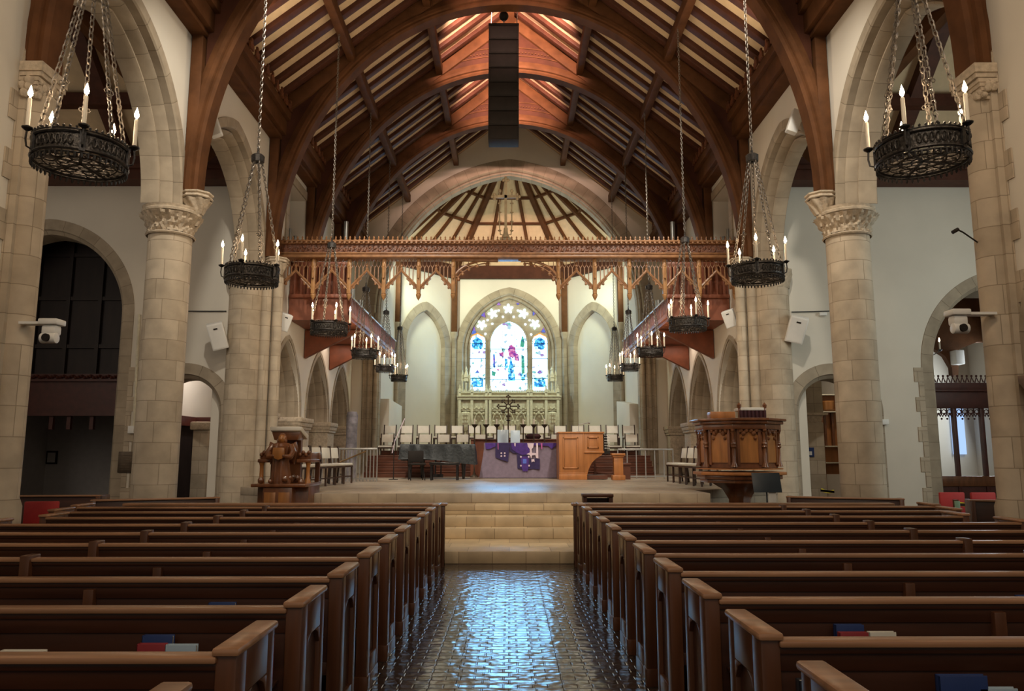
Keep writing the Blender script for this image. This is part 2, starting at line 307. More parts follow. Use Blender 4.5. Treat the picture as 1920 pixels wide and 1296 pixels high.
    def mesh(s, name, mat, bevel=0.0, angle=35, segs=2):
        me = bpy.data.meshes.new(name); me.from_pydata(s.v, [], s.f); me.materials.append(mat)
        ul = me.uv_layers.new(name='UVMap')
        li = 0
        for fi, p in enumerate(me.polygons):
            u = s.uv[fi]; nr = p.normal; ax = max(range(3), key=lambda i: abs(nr[i]))
            for q, l in enumerate(p.loop_indices):
                if u: ul.data[l].uv = u[q]
                else:
                    c = me.vertices[me.loops[l].vertex_index].co
                    ul.data[l].uv = (c[1], c[2]) if ax == 0 else ((c[0], c[2]) if ax == 1 else (c[0], c[1]))
        bm = bmesh.new(); bm.from_mesh(me); bmesh.ops.recalc_face_normals(bm, faces=bm.faces)
        if bevel > 0:
            es = [e for e in bm.edges if len(e.link_faces) == 2 and e.calc_face_angle(0) > 0.6]
            bmesh.ops.bevel(bm, geom=es, offset=bevel, segments=segs, affect='EDGES', profile=0.5)
        bm.to_mesh(me); bm.free()
        me.polygons.foreach_set('use_smooth', [True] * len(me.polygons)); me.set_sharp_from_angle(angle=math.radians(angle))
        return me
    def build(s, name, mat, parent=None, bevel=0.0, angle=35, origin=None):
        mat = M[mat] if isinstance(mat, str) else mat
        if origin is not None: s.v = [(p[0] - origin[0], p[1] - origin[1], p[2] - origin[2]) for p in s.v]
        o = bpy.data.objects.new(name, s.mesh(name, mat, bevel, angle)); COL.objects.link(o)
        if parent: o.parent = parent
        if origin is not None: o.location = origin
        return o
def tag(o, label, cat, group=None):
    o['label'] = label; o['category'] = cat
    if group: o['group'] = group
    return o
def thing(name, label, cat, loc=(0, 0, 0), rz=0.0, group=None):
    o = bpy.data.objects.new(name, None); COL.objects.link(o); o.location = loc; o.rotation_euler = (0, 0, rz); o.empty_display_size = 0.1
    return tag(o, label, cat, group)
def struct(o): o['kind'] = 'structure'; return o
def dup(root, label, loc=None, rz=None, group=None):
    def cp(o, par):
        c = o.copy(); COL.objects.link(c)
        if par: c.parent = par
        for ch in [x for x in o.children]: cp(ch, c)
        return c
    r = cp(root, None)
    if loc is not None: r.location = loc
    if rz is not None: r.rotation_euler = (0, 0, rz)
    r['label'] = label
    if group: r['group'] = group
    return r
ORD = ['first', 'second', 'third', 'fourth', 'fifth', 'sixth', 'seventh', 'eighth', 'ninth', 'tenth', 'eleventh', 'twelfth', 'thirteenth',
       'fourteenth', 'fifteenth', 'sixteenth', 'seventeenth', 'eighteenth', 'nineteenth', 'twentieth']
SIDE = {-1: 'left', 1: 'right'}

# ------------------------------------------------------------------ arches and walls
def arch_curve(a, h, n=24):
    """right spring -> apex -> left spring, list of ((s, z), normal)."""
    pts = []
    if h >= a:
        c = (a * a - h * h) / (2 * a); R = a - c; t1 = math.atan2(h, -c)
        right = [((c + R * math.cos(t1 * i / n), R * math.sin(t1 * i / n)), (math.cos(t1 * i / n), math.sin(t1 * i / n))) for i in range(n + 1)]
    else:
        right = []
        for i in range(n + 1):
            t = PI / 2 * i / n; nx, nz = math.cos(t) / a, math.sin(t) / h; l = math.hypot(nx, nz)
            right.append(((a * math.cos(t), h * math.sin(t)), (nx / l, nz / l)))
    left = [((-p[0], p[1]), (-q[0], q[1])) for p, q in right[::-1]]
    ap = right[-1]
    return right[:-1] + [((0, ap[0][1]), (0, 1.0))] + left[1:]
def wall(name, mp, s0, s1, zb, zt, th, ops, mat='plaster', piers=None, parent=None):
    """mp(s, z, t) -> point; ops: dicts c, a, spring, rise, base; piers: z bottom of the solid stretches."""
    m = MB(); ops = sorted(ops, key=lambda o: o['c']); ztf = zt if callable(zt) else (lambda s: zt)
    def slab(a, b, zb0, zb1, zt0, zt1):
        p = [(a, zb0), (b, zb1), (b, zt1), (a, zt0)]
        m.prism(p, mp, 0, th)
    edges = [s0] + [x for o in ops for x in (o['c'] - o['a'], o['c'] + o['a'])] + [s1]
    for i in range(0, len(edges), 2):
        a, b = edges[i], edges[i + 1]
        if b - a < 1e-4: continue
        z = piers[i // 2] if piers else zb; n = max(1, int((b - a) / 0.8)) if callable(zt) else 1
        for j in range(n):
            u, v = a + (b - a) * j / n, a + (b - a) * (j + 1) / n; slab(u, v, z, z, ztf(u), ztf(v))
    for o in ops:
        if o['rise'] <= 0: cv = [(o['a'], 0), (-o['a'], 0)]
        else: cv = [p for p, q in arch_curve(o['a'], o['rise'])]
        cv = [(o['c'] + x, o['spring'] + z) for x, z in cv][::-1]
        for (x0, z0), (x1, z1) in zip(cv, cv[1:]): slab(x0, x1, z0, z1, ztf(x0), ztf(x1))
        if o['base'] > zb: slab(o['c'] - o['a'], o['c'] + o['a'], zb, zb, o['base'], o['base'])
    return struct(m.build(name, mat, parent, angle=25))
def archivolt(mb, mp, o, prof, jamb=None):
    """sweep prof ((n, d)) round the arch of opening o, down to jamb if given."""
    path = []; P0 = Vector(mp(0, 0, 0)); ex = Vector(mp(1, 0, 0)) - P0; ez = Vector(mp(0, 1, 0)) - P0; ed = (Vector(mp(0, 0, 1)) - P0)
    cv = arch_curve(o['a'], o['rise'], 24)
    if jamb is not None: cv = [((cv[0][0][0], jamb - o['spring']), (1, 0))] + cv + [((cv[-1][0][0], jamb - o['spring']), (-1, 0))]
    for (x, z), (nx, nz) in cv:
        path.append((Vector(mp(o['c'] + x, o['spring'] + z, 0)), ex * nx + ez * nz, ed))
    mb.sweep(prof, path)
    return mb
# ================================================================== SETTING
XW = 6.0; XC = 6.22; YC = (8.95, 13.5, 18.2); TR = (8.95, 13.5, 18.2, 21.7, 25.3)
def zroof(x): return 15.05 - 0.8 * abs(x)
struct(MB().box(-15, 15, -3, 19.2, -0.1, 0).build('floor', 'tile'))
# ---- steps and dais
STEPS = [(11.5, 0.18), (13.15, 0.355), (13.45, 0.53), (13.85, 0.705)]
for i, (y, z) in enumerate(STEPS):
    y1 = STEPS[i + 1][0] if i < 3 else 14.35
    o = MB().box(-3.75, 3.75, y, 14.6, 0 if i == 0 else STEPS[i - 1][1], z).build('stone_step', 'step', bevel=0.012)
    tag(o, ['lowest and deepest sandstone step at the end of the aisle', 'second sandstone step up from the aisle floor',
            'third sandstone step up from the aisle floor', 'fourth sandstone step, just below the dais edge'][i], 'step', 'sandstone steps up to the dais')
dm = MB(); dm.prism([(-3.75, 14.35), (3.75, 14.35), (3.75, 15.6), (6.0, 17.2), (6.0, 28.9), (-6.0, 28.9), (-6.0, 17.2), (-3.75, 15.6)], lambda u, v, w: (u, v, w), 0.7055, 0.88)
dm.prism([(-5.3, 28.7), (5.3, 28.7), (5.3, 31.5), (2.6, 34.5), (-2.6, 34.5), (-5.3, 31.5)], lambda u, v, w: (u, v, w), 0.71, 0.879)
dm.prism([(3.75, 14.6), (3.75, 15.6), (6.0, 17.2), (6.0, 28.9), (-6.0, 28.9), (-6.0, 17.2), (-3.75, 15.6), (-3.75, 14.6)], lambda u, v, w: (u, v, w), 0.0, 0.705)
struct(dm.build('floor_dais', 'dais', bevel=0.01))
struct(MB().box(-14.5, -6.2, 18.9, 30, -0.1, 0.02).build('floor_left_choir_aisle', 'tile'))
struct(MB().box(6.2, 14.5, 18.9, 30, -0.1, 0.02).build('floor_right_choir_aisle', 'tile'))
# ---- nave arcade walls
ARA = dict(c=11.125, a=1.93, spring=6.05, rise=2.45, base=0); ARB = dict(c=15.85, a=1.90, spring=6.05, rise=2.35, base=0)
ARZ = dict(c=6.55, a=1.78, spring=2.5, rise=2.3, base=0)
def grow(o, g): return dict(o, a=o['a'] + g, rise=o['rise'] + g)
NPROF = [(0, .60), (0, .34), (.03, .28), (.06, .28), (.08, .37), (.11, .36), (.13, .16), (.17, .10), (.20, .11), (.21, .22), (.24, .2), (.255, .0), (.28, -.03), (.46, -.03), (.47, .03)]
for sx in (-1, 1):
    mp = (lambda sx: lambda s, z, t: (sx * (XW + t), s, z))(sx); sd = SIDE[sx]
    wall('wall_' + sd, mp, -3, 18.6, 0, 10.15, 0.58, [grow(ARZ, .285), grow(ARA, .285), grow(ARB, .285)], piers=[0, 0, 6.05, 6.05])
    for o, lb in ((ARZ, 'low rear aisle arch'), (ARA, 'tall arch between the near pier and the round column'), (ARB, 'tall arch between the round column and the chancel pier')):
        m = archivolt(MB(), mp, o, NPROF, jamb=(0.0 if o is ARZ else None))
        a = m.build('stone_arch', 'arch', angle=30)
        tag(a, 'moulded limestone %s, %s of the nave' % (lb, sd), 'arch')
# ---- round columns
def leafy(a, z, r): return r + 0.035 * math.sin(9 * a + 3 * math.sin(7 * z * 4)) * math.sin(13 * a + 25 * z) + 0.012 * math.sin(31 * a + 40 * z)
def column(x, y, label, ztop=6.05, r=0.375, zb=0.0, capname='round'):
    t = thing('stone_column', label, 'column', (x, y, zb), group=None)
    h = ztop - zb
    MB().lathe([(r * 1.28, 0), (r * 1.28, .14), (r * 1.16, .2), (r * 1.2, .26), (r * 1.02, .34)], n=40).build('column_base', 'stone', t)
    MB().lathe([(r, .34), (r, h - .52)], n=48).build('shaft', 'stone', t)
    c = MB().lathe([(r + .035, h - .53), (r + .055, h - .505), (r + .03, h - .48), (r + .005, h - .47)], n=48)
    c.lathe([(r * 1.03 + .01 * i * i * .32, h - .47 + .047 * i) for i in range(8)], n=96, fn=leafy)
    c.lathe([(r + .08, h - .13), (r + .125, h - .11), (r + .135, h - .07), (r + .11, h - .05), (r + .13, h), (0.01, h)], n=48)
    c.build('capital', 'carved', t)
    return t
def corbel(x, y, z, sx, label):
    t = thing('carved_corbel', label, 'corbel', (x, y, z))
    b = MB().lathe([(.04, -.62), (.07, -.55), (.09, -.45), (.10, -.4)], n=24)
    b.lathe([(.11 + .024 * i, -.40 + .045 * i) for i in range(7)], n=60, fn=lambda a, zz, r: r + 0.02 * math.sin(8 * a + 20 * zz))
    b.lathe([(.27, -.12), (.29, -.1), (.26, -.05), (.29, -.03), (.29, 0), (.01, 0)], n=8, a0=PI / 8, a1=2 * PI + PI / 8)
    b.build('carving', 'carved', t)
    return t
for sx in (-1, 1):
    sd = SIDE[sx]
    column(sx * XC, YC[1], 'round limestone column with carved leaf capital on the %s of the nave' % sd)
    corbel(sx * 5.78, YC[1], 6.37, sx, 'carved stone corbel under the timber arch above the %s round column' % sd)
    # chancel pier
    t = thing('chancel_pier', 'pale compound stone pier where the %s arcade meets the chancel' % sd, 'pier', (sx * 6.42, YC[2], 0))
    MB().lathe([(.52, 0), (.52, .2), (.44, .3), (.41, .36), (.41, 6.05)], n=48).build('round_shaft', 'stone', t)
    sh = MB()
    sh.box(-.25 if sx < 0 else -.72, .72 if sx < 0 else .25, .12, .5, 0, 6.4)
    for (dx, dy, r) in ((.48, -.02, .13), (.74, .06, .12)):
        sh.lathe([(r * 1.4, 0), (r * 1.4, .8), (r, .95), (r, 5.9)], (-sx * dx, dy, 0), n=18)
    sh.build('attached_shafts', 'stone', t)
    MB().lathe([(.42, 5.6), (.46, 5.75), (.5, 5.95), (.5, 6.06), (.01, 6.06)], n=40, fn=lambda a, z, r: r + .02 * math.sin(12 * a + 20 * z)).build('capital', 'carved', t)
    corbel(sx * 5.72, YC[2], 6.37, sx, 'carved stone corbel on the %s chancel pier behind the chandelier' % sd)
    # near pier
    t = thing('nave_pier', 'large near stone pier with ragged quoins at the %s edge' % sd, 'pier', (sx * 6.0, YC[0], 0))
    pm = MB(); pm.box(-.75, .75, -.42, .42, 0, 6.0) if False else None
    pm.box(0, -sx * .10, -.22, .22, 0, 6.0)
    pm.lathe([(.22, 0), (.22, 1.0), (.185, 1.1), (.185, 6.0)], (-sx * .10, .02, 0), n=24)
    pm.lathe([(.10, 0), (.10, 6.0)], (-sx * .04, .20, 0), n=14)
    pm.build('shaft', 'stone', t)
    bm_ = MB(); bm_.box(0, sx * .6, -.24, .245, 0, 6.05); bm_.build('pier_core', 'stone', t)
    q = MB(); z = 0.02; k = 0
    while z < 6.2:
        d = .16 if k % 2 else .04; q.box(-sx * .02, sx * .02, -.20 - d, -.18, z, z + .37); z += .372; k += 1
    q.build('quoins', 'stone', t)
    c = MB(); c.box(-sx * .02, -sx * .30, -.27, .27, 6.24, 6.36); c.box(-sx * .02, -sx * .28, -.25, .27, 6.18, 6.24)
    for i in range(5): c.box(-sx * .02, -sx * (.18 + .018 * i), -.20 - .012 * i, .20 + .012 * i, 5.92 + .05 * i, 5.97 + .05 * i)
    for i in range(30):
        yy = random.uniform(-.2, .2); zz = random.uniform(5.95, 6.15); c.sphere((-sx * (.20 + .04 * (zz - 5.95) / .2), yy, zz), random.uniform(.03, .06), 7, 5)
    for i in range(14):
        c.sphere((-sx * random.uniform(.05, .22), random.choice((-.24, .24)), random.uniform(5.95, 6.15)), random.uniform(.03, .06), 7, 5)
    c.build('capital', 'carved', t)
    # rear low corbel shaft at the frame edge
    t = thing('wall_shaft', 'short brown carved shaft beside the large near pier on the %s' % sd, 'corbel', (sx * 6.0, 8.50, 0))
    c = MB(); c.lathe([(.08, 1.3), (.1, 1.4), (.1, 2.1), (.13, 2.15), (.1, 2.2), (.13, 2.3), (.2, 2.42), (.2, 2.48), (.01, 2.48)], (-sx * .02, 0, 0), n=16)
    c.build('carving', 'brownstone', t)
# ---- transept end walls (facing the nave), with arches
SM = dict(c=7.85, a=.82, spring=2.63, rise=.80, base=0)
BIGL = dict(c=11.46, a=1.9, spring=5.0, rise=2.05, base=0); BIGR = dict(c=12.3, a=1.9, spring=3.75, rise=2.05, base=0)
TPROF = [(0, .7), (0, .12), (.08, .05), (.10, -.015), (.36, -.015), (.37, .03)]
for sx, big in ((-1, BIGL), (1, BIGR)):
    sd = SIDE[sx]; mp = (lambda sx: lambda s, z, t: (sx * s, 18.3 + t, z))(sx)
    wall('wall_%s_transept_end' % sd, mp, 6.0, 15, 0, 9.0, 0.7, [grow(SM, .095), grow(big, .095)])
    a = archivolt(MB(), mp, SM, TPROF, jamb=0).build('stone_arch', 'arch', angle=30)
    tag(a, 'small round stone arch in the %s transept wall beside the chancel pier' % sd, 'arch')
    a = archivolt(MB(), mp, big, TPROF, jamb=0).build('stone_arch', 'arch', angle=30)
    q = MB()
    for k in range(10):
        q.box(sx * (big['c'] - big['a'] - .46 - (.1 if k % 2 else 0)), sx * (big['c'] - big['a'] - .34), 18.28, 18.4, .1 + k * .36, .45 + k * .36)
    q.build('quoins', 'stone', a)
    tag(a, 'large round stone arch in the %s transept wall, opening onto %s' % (sd, 'a dark panelled room' if sx < 0 else 'a wooden chapel screen'), 'arch')
    struct(MB().box(sx * 14.0, sx * 14.3, -3, 18.4, 0, 12).build('wall_%s_aisle' % sd, 'plaster'))
    # transept ceiling: plaster slope rising toward the nave west end, on timber
    cl = MB(); cl.prism([(18.6, 8.75), (18.6, 8.85), (11.5, 14.6), (11.5, 14.5)], lambda u, v, w: (w, u, v), sx * 6.5, sx * 14.2)
    ce = struct(cl.build('ceiling_%s_transept' % sd, 'panel'))
    b = MB().box(sx * 6.75, sx * 14.0, 17.75, 18.25, 8.25, 8.85); b.box(sx * 6.75, sx * 14.0, 17.65, 17.8, 8.5, 8.6)
    b.build('tie_beam', 'rafter', ce)
    def sl(y): return 8.75 + (18.6 - y) * 5.75 / 7.1
    for x in (7.6, 9.6, 11.6, 13.6): MB().beam((sx * x, 18.2, sl(18.2) - .14), (sx * x, 11.6, sl(11.6) - .14), .34, .3).build('rafter', 'rafter', ce)
    for y in (16.9, 15.2, 13.4): MB().box(sx * 6.75, sx * 14, y - .13, y + .13, sl(y) - .42, sl(y) - .12).build('purlin', 'rafter', ce)
    MB().beam((sx * 7.2, 17.4, 8.6), (sx * 9.8, 14.8, 11.6), .34, .34).build('brace', 'truss', ce)
    MB().beam((sx * 12.2, 17.4, 8.6), (sx * 9.8, 14.8, 11.6), .34, .34).build('brace', 'truss', ce)
# ---- nave roof
rf = MB()
for sx in (-1, 1):
    rf.prism([(0, 15.05), (0, 15.2), (sx * 6.9, 15.2 - .8 * 6.9), (sx * 6.9, 15.05 - .8 * 6.9)], lambda u, v, w: (u, w, v), -3, 28.9)
roof = struct(rf.build('ceiling', 'panel'))
proto = None
NR = 48; ys = [4.3 + .585 * i for i in range(42)]
for sx in (-1, 1):
    me = None
    for y in ys:
        if any(abs(y - q) < .22 for q in TR): continue
        if me is None:
            o = MB().beam((0, 0, 14.99), (sx * 6.3, 0, 14.99 - .8 * 6.3), .12, .20, up=(0, 1, 0)).build('rafter', 'rafter', roof, bevel=.01); me = o.data; o.location = (0, y, 0)
        else:
            o = bpy.data.objects.new('rafter', me); COL.objects.link(o); o.parent = roof; o.location = (0, y, 0)
    for x in (4.0, 2.12):
        o = MB().box(-.1, .1, 3, 28.8, -.30, 0).build('purlin', 'truss', roof, bevel=.02); o.location = (sx * x, 0, zroof(x) - .10)
    # wall plate with a carved brattishing
    p = MB(); p.box(sx * 5.6, sx * 6.0, -3, 28.8, 9.52, 9.9); p.box(sx * 5.5, sx * 6.0, -3, 28.8, 9.9, 10.12); p.box(sx * 5.7, sx * 6.0, -3, 28.8, 9.42, 9.52)
    wp = struct(p.build('trim_%d' % (1 if sx < 0 else 2), 'truss', bevel=.015))
    c = MB()
    for i in range(66):
        y = 4.5 + i * .36; c.box(sx * 5.46, sx * 5.5, y, y + .22, 10.12, 10.26); c.box(sx * 5.46, sx * 5.5, y + .07, y + .15, 10.26, 10.36)
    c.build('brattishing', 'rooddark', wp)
MB().box(-.14, .14, -3, 28.8, 14.62, 15.0).build('ridge_beam', 'truss', roof)
# ---- trusses
EA, EB, EZ = 5.72, 6.68, 6.38
def ell(t): return (EA * math.cos(t), EZ + EB * math.sin(t))
tl = ['nearest timber roof truss, only its feet in view at the picture edges', 'timber roof arch standing on the corbels by the round columns',
      'timber roof arch above the chancel piers, in front of the hanging speaker array', 'timber roof arch directly behind the hanging speaker array', 'farthest timber roof arch, next to the chancel arch wall']
for k, Y in enumerate(TR):
    t = thing('roof_truss', tl[k], 'truss', (0, Y, EZ))
    sp = MB(); N = 40
    xs = [EA * math.cos(PI / 2 * i / N) for i in range(N + 1)]
    for sx in (-1, 1):
        for i in range(N):
            ta, tb = PI / 2 * i / N, PI / 2 * (i + 1) / N; (xa, za), (xb, zb) = ell(ta), ell(tb)
            sp.prism([(sx * xa, za - EZ + .1), (sx * xb, zb - EZ + .1), (sx * xb, zroof(xb) - EZ - .02), (sx * xa, zroof(xa) - EZ - .02)], lambda u, v, w: (u, w, v), -.11, .11)
        sp.box(sx * 5.78, sx * 5.99, -.15, .15, .6, 3.9)
    sp.build('spandrel', 'spandrel', t, angle=25)
    path = []
    for i in range(2 * N + 1):
        th = PI * i / (2 * N); x, z = ell(th); nx, nz = math.cos(th) / EA, math.sin(th) / EB; l = math.hypot(nx, nz)
        path.append(((x, 0, z - EZ), (nx / l, 0, nz / l), (0, 1, 0)))
    rb = MB().sweep([(0, -.16), (.05, -.2), (.10, -.19), (.12, -.235), (.2, -.235), (.22, -.18), (.30, -.17), (.32, -.13), (.38, -.12),
                     (.38, .12), (.32, .13), (.3, .17), (.22, .18), (.2, .235), (.12, .235), (.1, .19), (.05, .2), (0, .16)], path, True)
    rb.build('arch_rib', 'truss', t, angle=30)
    pr = MB()
    for sx in (-1, 1):
        pr.beam((0, 0, zroof(0) - EZ - .25), (sx * 6.0, 0, zroof(6) - EZ - .25), .34, .42, up=(0, 1, 0))
        pr.box(sx * 5.76, sx * 5.98, -.19, .19, 0.03, 3.6)
    pr.build('principal_rafter', 'truss', t, bevel=.02)
    bd = MB()
    for i in range(-46, 47):
        th = PI / 2 + i * .0155; x, z = EA * 1.115 * math.cos(th), EB * 1.10 * math.sin(th)
        bd.box(x - .02, x + .02, -.145, -.11, z - .02, z + .02)
    for i in range(2):
        o2 = .55 + .25 * i
        bd.sweep([(0, -.135), (.03, -.135), (.03, -.1), (0, -.1)], [((p[0][0] + p[1][0] * o2, 0, p[0][2] + p[1][2] * o2), p[1], p[2]) for p in path[26:55]], True)
    bd.build('beading', 'truss', t)
# ---- choir side walls with three thick arches each
CH = [dict(c=20.35, a=1.05, spring=2.62, rise=1.78, base=0), dict(c=23.75, a=1.10, spring=2.62, rise=1.78, base=0), dict(c=26.95, a=1.10, spring=2.62, rise=1.78, base=0)]
CP = [(0, 1.3), (0, .62), (.04, .56), (.08, .6), (.1, .40), (.14, .34), (.18, .38), (.2, .18), (.24, .12), (.28, .16), (.3, -.03), (.42, -.03), (.43, .02)]
for sx in (-1, 1):
    sd = SIDE[sx]; mp = (lambda sx: lambda s, z, t: (sx * (XW + t), s, z))(sx)
    chamber = dict(c=20.7, a=.85, spring=9.0, rise=0, base=7.0)
    # lower arches below z 5.5, organ chamber opening above
    wall('wall_%s_choir' % sd, mp, 18.6, 28.8, 0, 5.6, 1.3, [grow(o, .295) for o in CH])
    wall('wall_%s_choir_upper' % sd, mp, 18.6, 28.8, 5.6, 10.15, 1.3, [chamber])
    for i, o in enumerate(CH):
        a = archivolt(MB(), mp, o, CP).build('stone_arch', 'arch', angle=30)
        tag(a, '%s pointed stone arch of the choir arcade on the %s, counted from the nave' % (ORD[i], sd), 'arch')
    for i, (y0, y1) in enumerate(((19.0, 19.28), (21.42, 22.62), (24.87, 25.83), (28.07, 28.75))):
        b = MB(); b.box(sx * 5.93, sx * 7.3, y0 + .04, y1 - .04, 0.88, 2.3); b.box(sx * 5.88, sx * 7.3, y0 - .01, y1 + .01, 2.3, 2.38); b.box(sx * 5.82, sx * 7.3, y0 - .06, y1 + .06, 2.5, 2.63)
        b.prism([(y0, 2.38), (y1, 2.38), (y1 + .05, 2.5), (y0 - .05, 2.5)], lambda u, v, w: (w, u, v), sx * 5.85, sx * 7.3)
        tag(b.build('stone_impost', 'carved', bevel=.015), '%s broad stone pier with moulded cap under the %s choir arches, counted from the nave' % (ORD[i], sd), 'pier')
    f = MB()
    f.box(sx * 5.96, sx * 6.0, 19.6, 19.86, 6.8, 9.3); f.box(sx * 5.96, sx * 6.0, 21.54, 21.8, 6.8, 9.3); f.box(sx * 5.96, sx * 6.0, 19.6, 21.8, 9.0, 9.25); f.box(sx * 5.9, sx * 6.05, 19.55, 21.85, 6.8, 7.0)
    struct(f.build('trim_%d' % (3 if sx < 0 else 4), 'arch'))
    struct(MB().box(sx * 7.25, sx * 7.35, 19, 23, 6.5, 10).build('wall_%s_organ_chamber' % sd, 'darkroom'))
    for j in range(7):
        r = .045 + .008 * (j % 3); h = .75 + .3 * ((j * 37) % 5) / 4
        p = MB().lathe([(r * .5, 0), (r, .12), (r, h), (.001, h)], (sx * 6.25, 19.98 + j * .24, 7.0), n=12).build('organ_pipe', 'pipe', origin=(sx * 6.25, 19.98 + j * .24, 7.0))
        tag(p, 'slim grey organ pipe in the %s organ chamber opening, %s from the nave' % (sd, ORD[j]), 'organ pipe', 'organ pipes in the %s chamber' % sd)
# ---- chancel arch wall
CA = dict(c=0, a=5.0, spring=7.0, rise=5.62, base=0)
mpc = lambda s, z, t: (s, 28.8 + t, z)
wall('wall_chancel_arch', mpc, -6.2, 6.2, 0, lambda s: zroof(s) - .02, .6, [grow(CA, .20)])
m = archivolt(MB(), mpc, CA, [(0, .6), (0, .2), (.05, .16), (.07, .08), (.13, .06), (.15, .1), (.18, .02), (.22, -.03), (.6, -.03), (.62, .0)], jamb=0.88)
for sx in (-1, 1):
    for dx, r in ((5.1, .09), (5.36, .07), (5.56, .05)): m.lathe([(r, .88), (r, 7)], (sx * dx, 28.78, 0), n=14)
tag(m.build('chancel_arch', 'arch', angle=30), 'great pointed stone chancel arch framing the sanctuary ceiling', 'arch')
# ---- apse walls
EAVE = 10.0; AP = [(-5.15, 29.4), (-4.75, 31.4), (-2.52, 34.0), (2.52, 34.0), (4.75, 31.4), (5.15, 29.4)]
WB = dict(c=0, a=1.80, spring=6.25, rise=2.30, base=4.40)
def mpw(p, q):
    p, q = Vector((*p, 0)), Vector((*q, 0)); d = (q - p).normalized(); n = Vector((-d.y, d.x, 0)); mid = (p + q) / 2
    return (lambda s, z, t: mid + d * s + n * t + Vector((0, 0, z))), (q - p).length / 2
BL = dict(c=0, a=1.08, spring=6.25, rise=1.55, base=0)
nm = ['wall_left_apse_side', 'wall_left_apse', 'wall_apse_back', 'wall_right_apse', 'wall_right_apse_side']
for i in range(5):
    f_, h = mpw(AP[i], AP[i + 1]); ops = []
    if i == 2: ops = [dict(grow(WB, .30), base=4.40)]
    if i in (1, 3): ops = [grow(BL, .06)]
    wall(nm[i], f_, -h - .02, h + .02, 0, EAVE + .3, .4, ops)
    if i in (1, 3):
        struct(MB().prism([(-1.3, .5), (1.3, .5), (1.3, 8.3), (-1.3, 8.3)], lambda u, v, w: f_(u, v, w), .16, .3).build('wall_%s_blind_recess' % ('left' if i == 1 else 'right'), 'plaster'))
        a = archivolt(MB(), f_, BL, [(0, .2), (0, .1), (.05, .02), (.07, -.02), (.44, -.02), (.46, .02)], jamb=.88).build('stone_arch', 'arch', angle=30)
        tag(a, 'plain pointed blind arch on the %s canted wall of the apse' % ('left' if i == 1 else 'right'), 'arch')
    if i == 2:
        a = archivolt(MB(), f_, WB, [(0, .38), (0, .2), (.06, .15), (.1, .18), (.14, .08), (.2, .05), (.24, .1), (.3, .0), (.34, -.04), (.62, -.04), (.64, .02)], jamb=.88).build('stone_arch', 'arch', angle=30)
        tag(a, 'pointed stone arch framing the stained glass window', 'arch')
    if i in (0, 4):
        sg = -1 if i == 0 else 1
        b = MB(); b.prism([(-.75, .88), (.75, .88), (.75, 3.55), (-.75, 3.75)], lambda u, v, w: f_(u, v, w), -.42, 0); b.box(-.1, .1, 0, .0, 0, .0) if False else None
        tag(b.build('sill_block', 'plaster', bevel=.02), 'white plastered block with sloping top against the %s side of the sanctuary' % SIDE[sg], 'wall block')
# posts and shafts in the apse corners
for i, (px, lb) in enumerate((((-4.70, 31.35), 'outer left'), ((-2.50, 33.92), 'inner left'), ((2.50, 33.92), 'inner right'), ((4.70, 31.35), 'outer right'))):
    t = thing('wall_post', 'dark timber wall post on a slim stone shaft, %s corner of the apse' % lb, 'post', (px[0], px[1], .88))
    MB().lathe([(.16, 0), (.16, .5), (.11, .6), (.11, 5.9), (.17, 6.1), (.17, 6.2), (.01, 6.2)], n=16).build('stone_shaft', 'arch', t)
    MB().box(-.13, .13, -.13, .13, 6.2, 9.0).build('timber', 'truss', t, bevel=.02)
# ---- apse ceiling
APX = Vector((0, 31.2, 15.0)); fr = [(-5.2, 28.9)] + AP[1:5] + [(5.2, 28.9)]
cm = MB()
for i in range(5):
    a, b = fr[i], fr[i + 1]
    cm.add([(a[0], a[1], EAVE), (b[0], b[1], EAVE), APX], [(0, 1, 2)])
apc = struct(cm.build('ceiling_apse', 'panel'))
for i in range(1, 5):
    p = Vector((fr[i][0], fr[i][1], EAVE)); d = (APX - p); MB().beam(p - Vector((0, 0, .1)), p + d * .93 - Vector((0, 0, .12)), .25, .2).build('hip_rafter', 'truss', apc, bevel=.02)
for i in range(5):
    a, b = Vector((*fr[i], EAVE)), Vector((*fr[i + 1], EAVE))
    for u in ((.33, .67) if i != 2 else (.29, .5 + .0, .71)):
        if i == 2 and u == .5: continue
        q = a.lerp(b, u); MB().beam(q - Vector((0, 0, .05)), q + (APX - q) * .9 - Vector((0, 0, .06)), .12, .12).build('rafter', 'truss', apc)
    for v in (.38, .58): MB().beam(a.lerp(APX, v) - Vector((0, 0, .04)), b.lerp(APX, v) - Vector((0, 0, .04)), .13, .1).build('purlin', 'truss', apc)
    if i in (1, 2, 3): MB().beam(a + Vector((0, 0, -.15)), b + Vector((0, 0, -.15)), .4, .6).build('wall_beam', 'spandrel', apc)
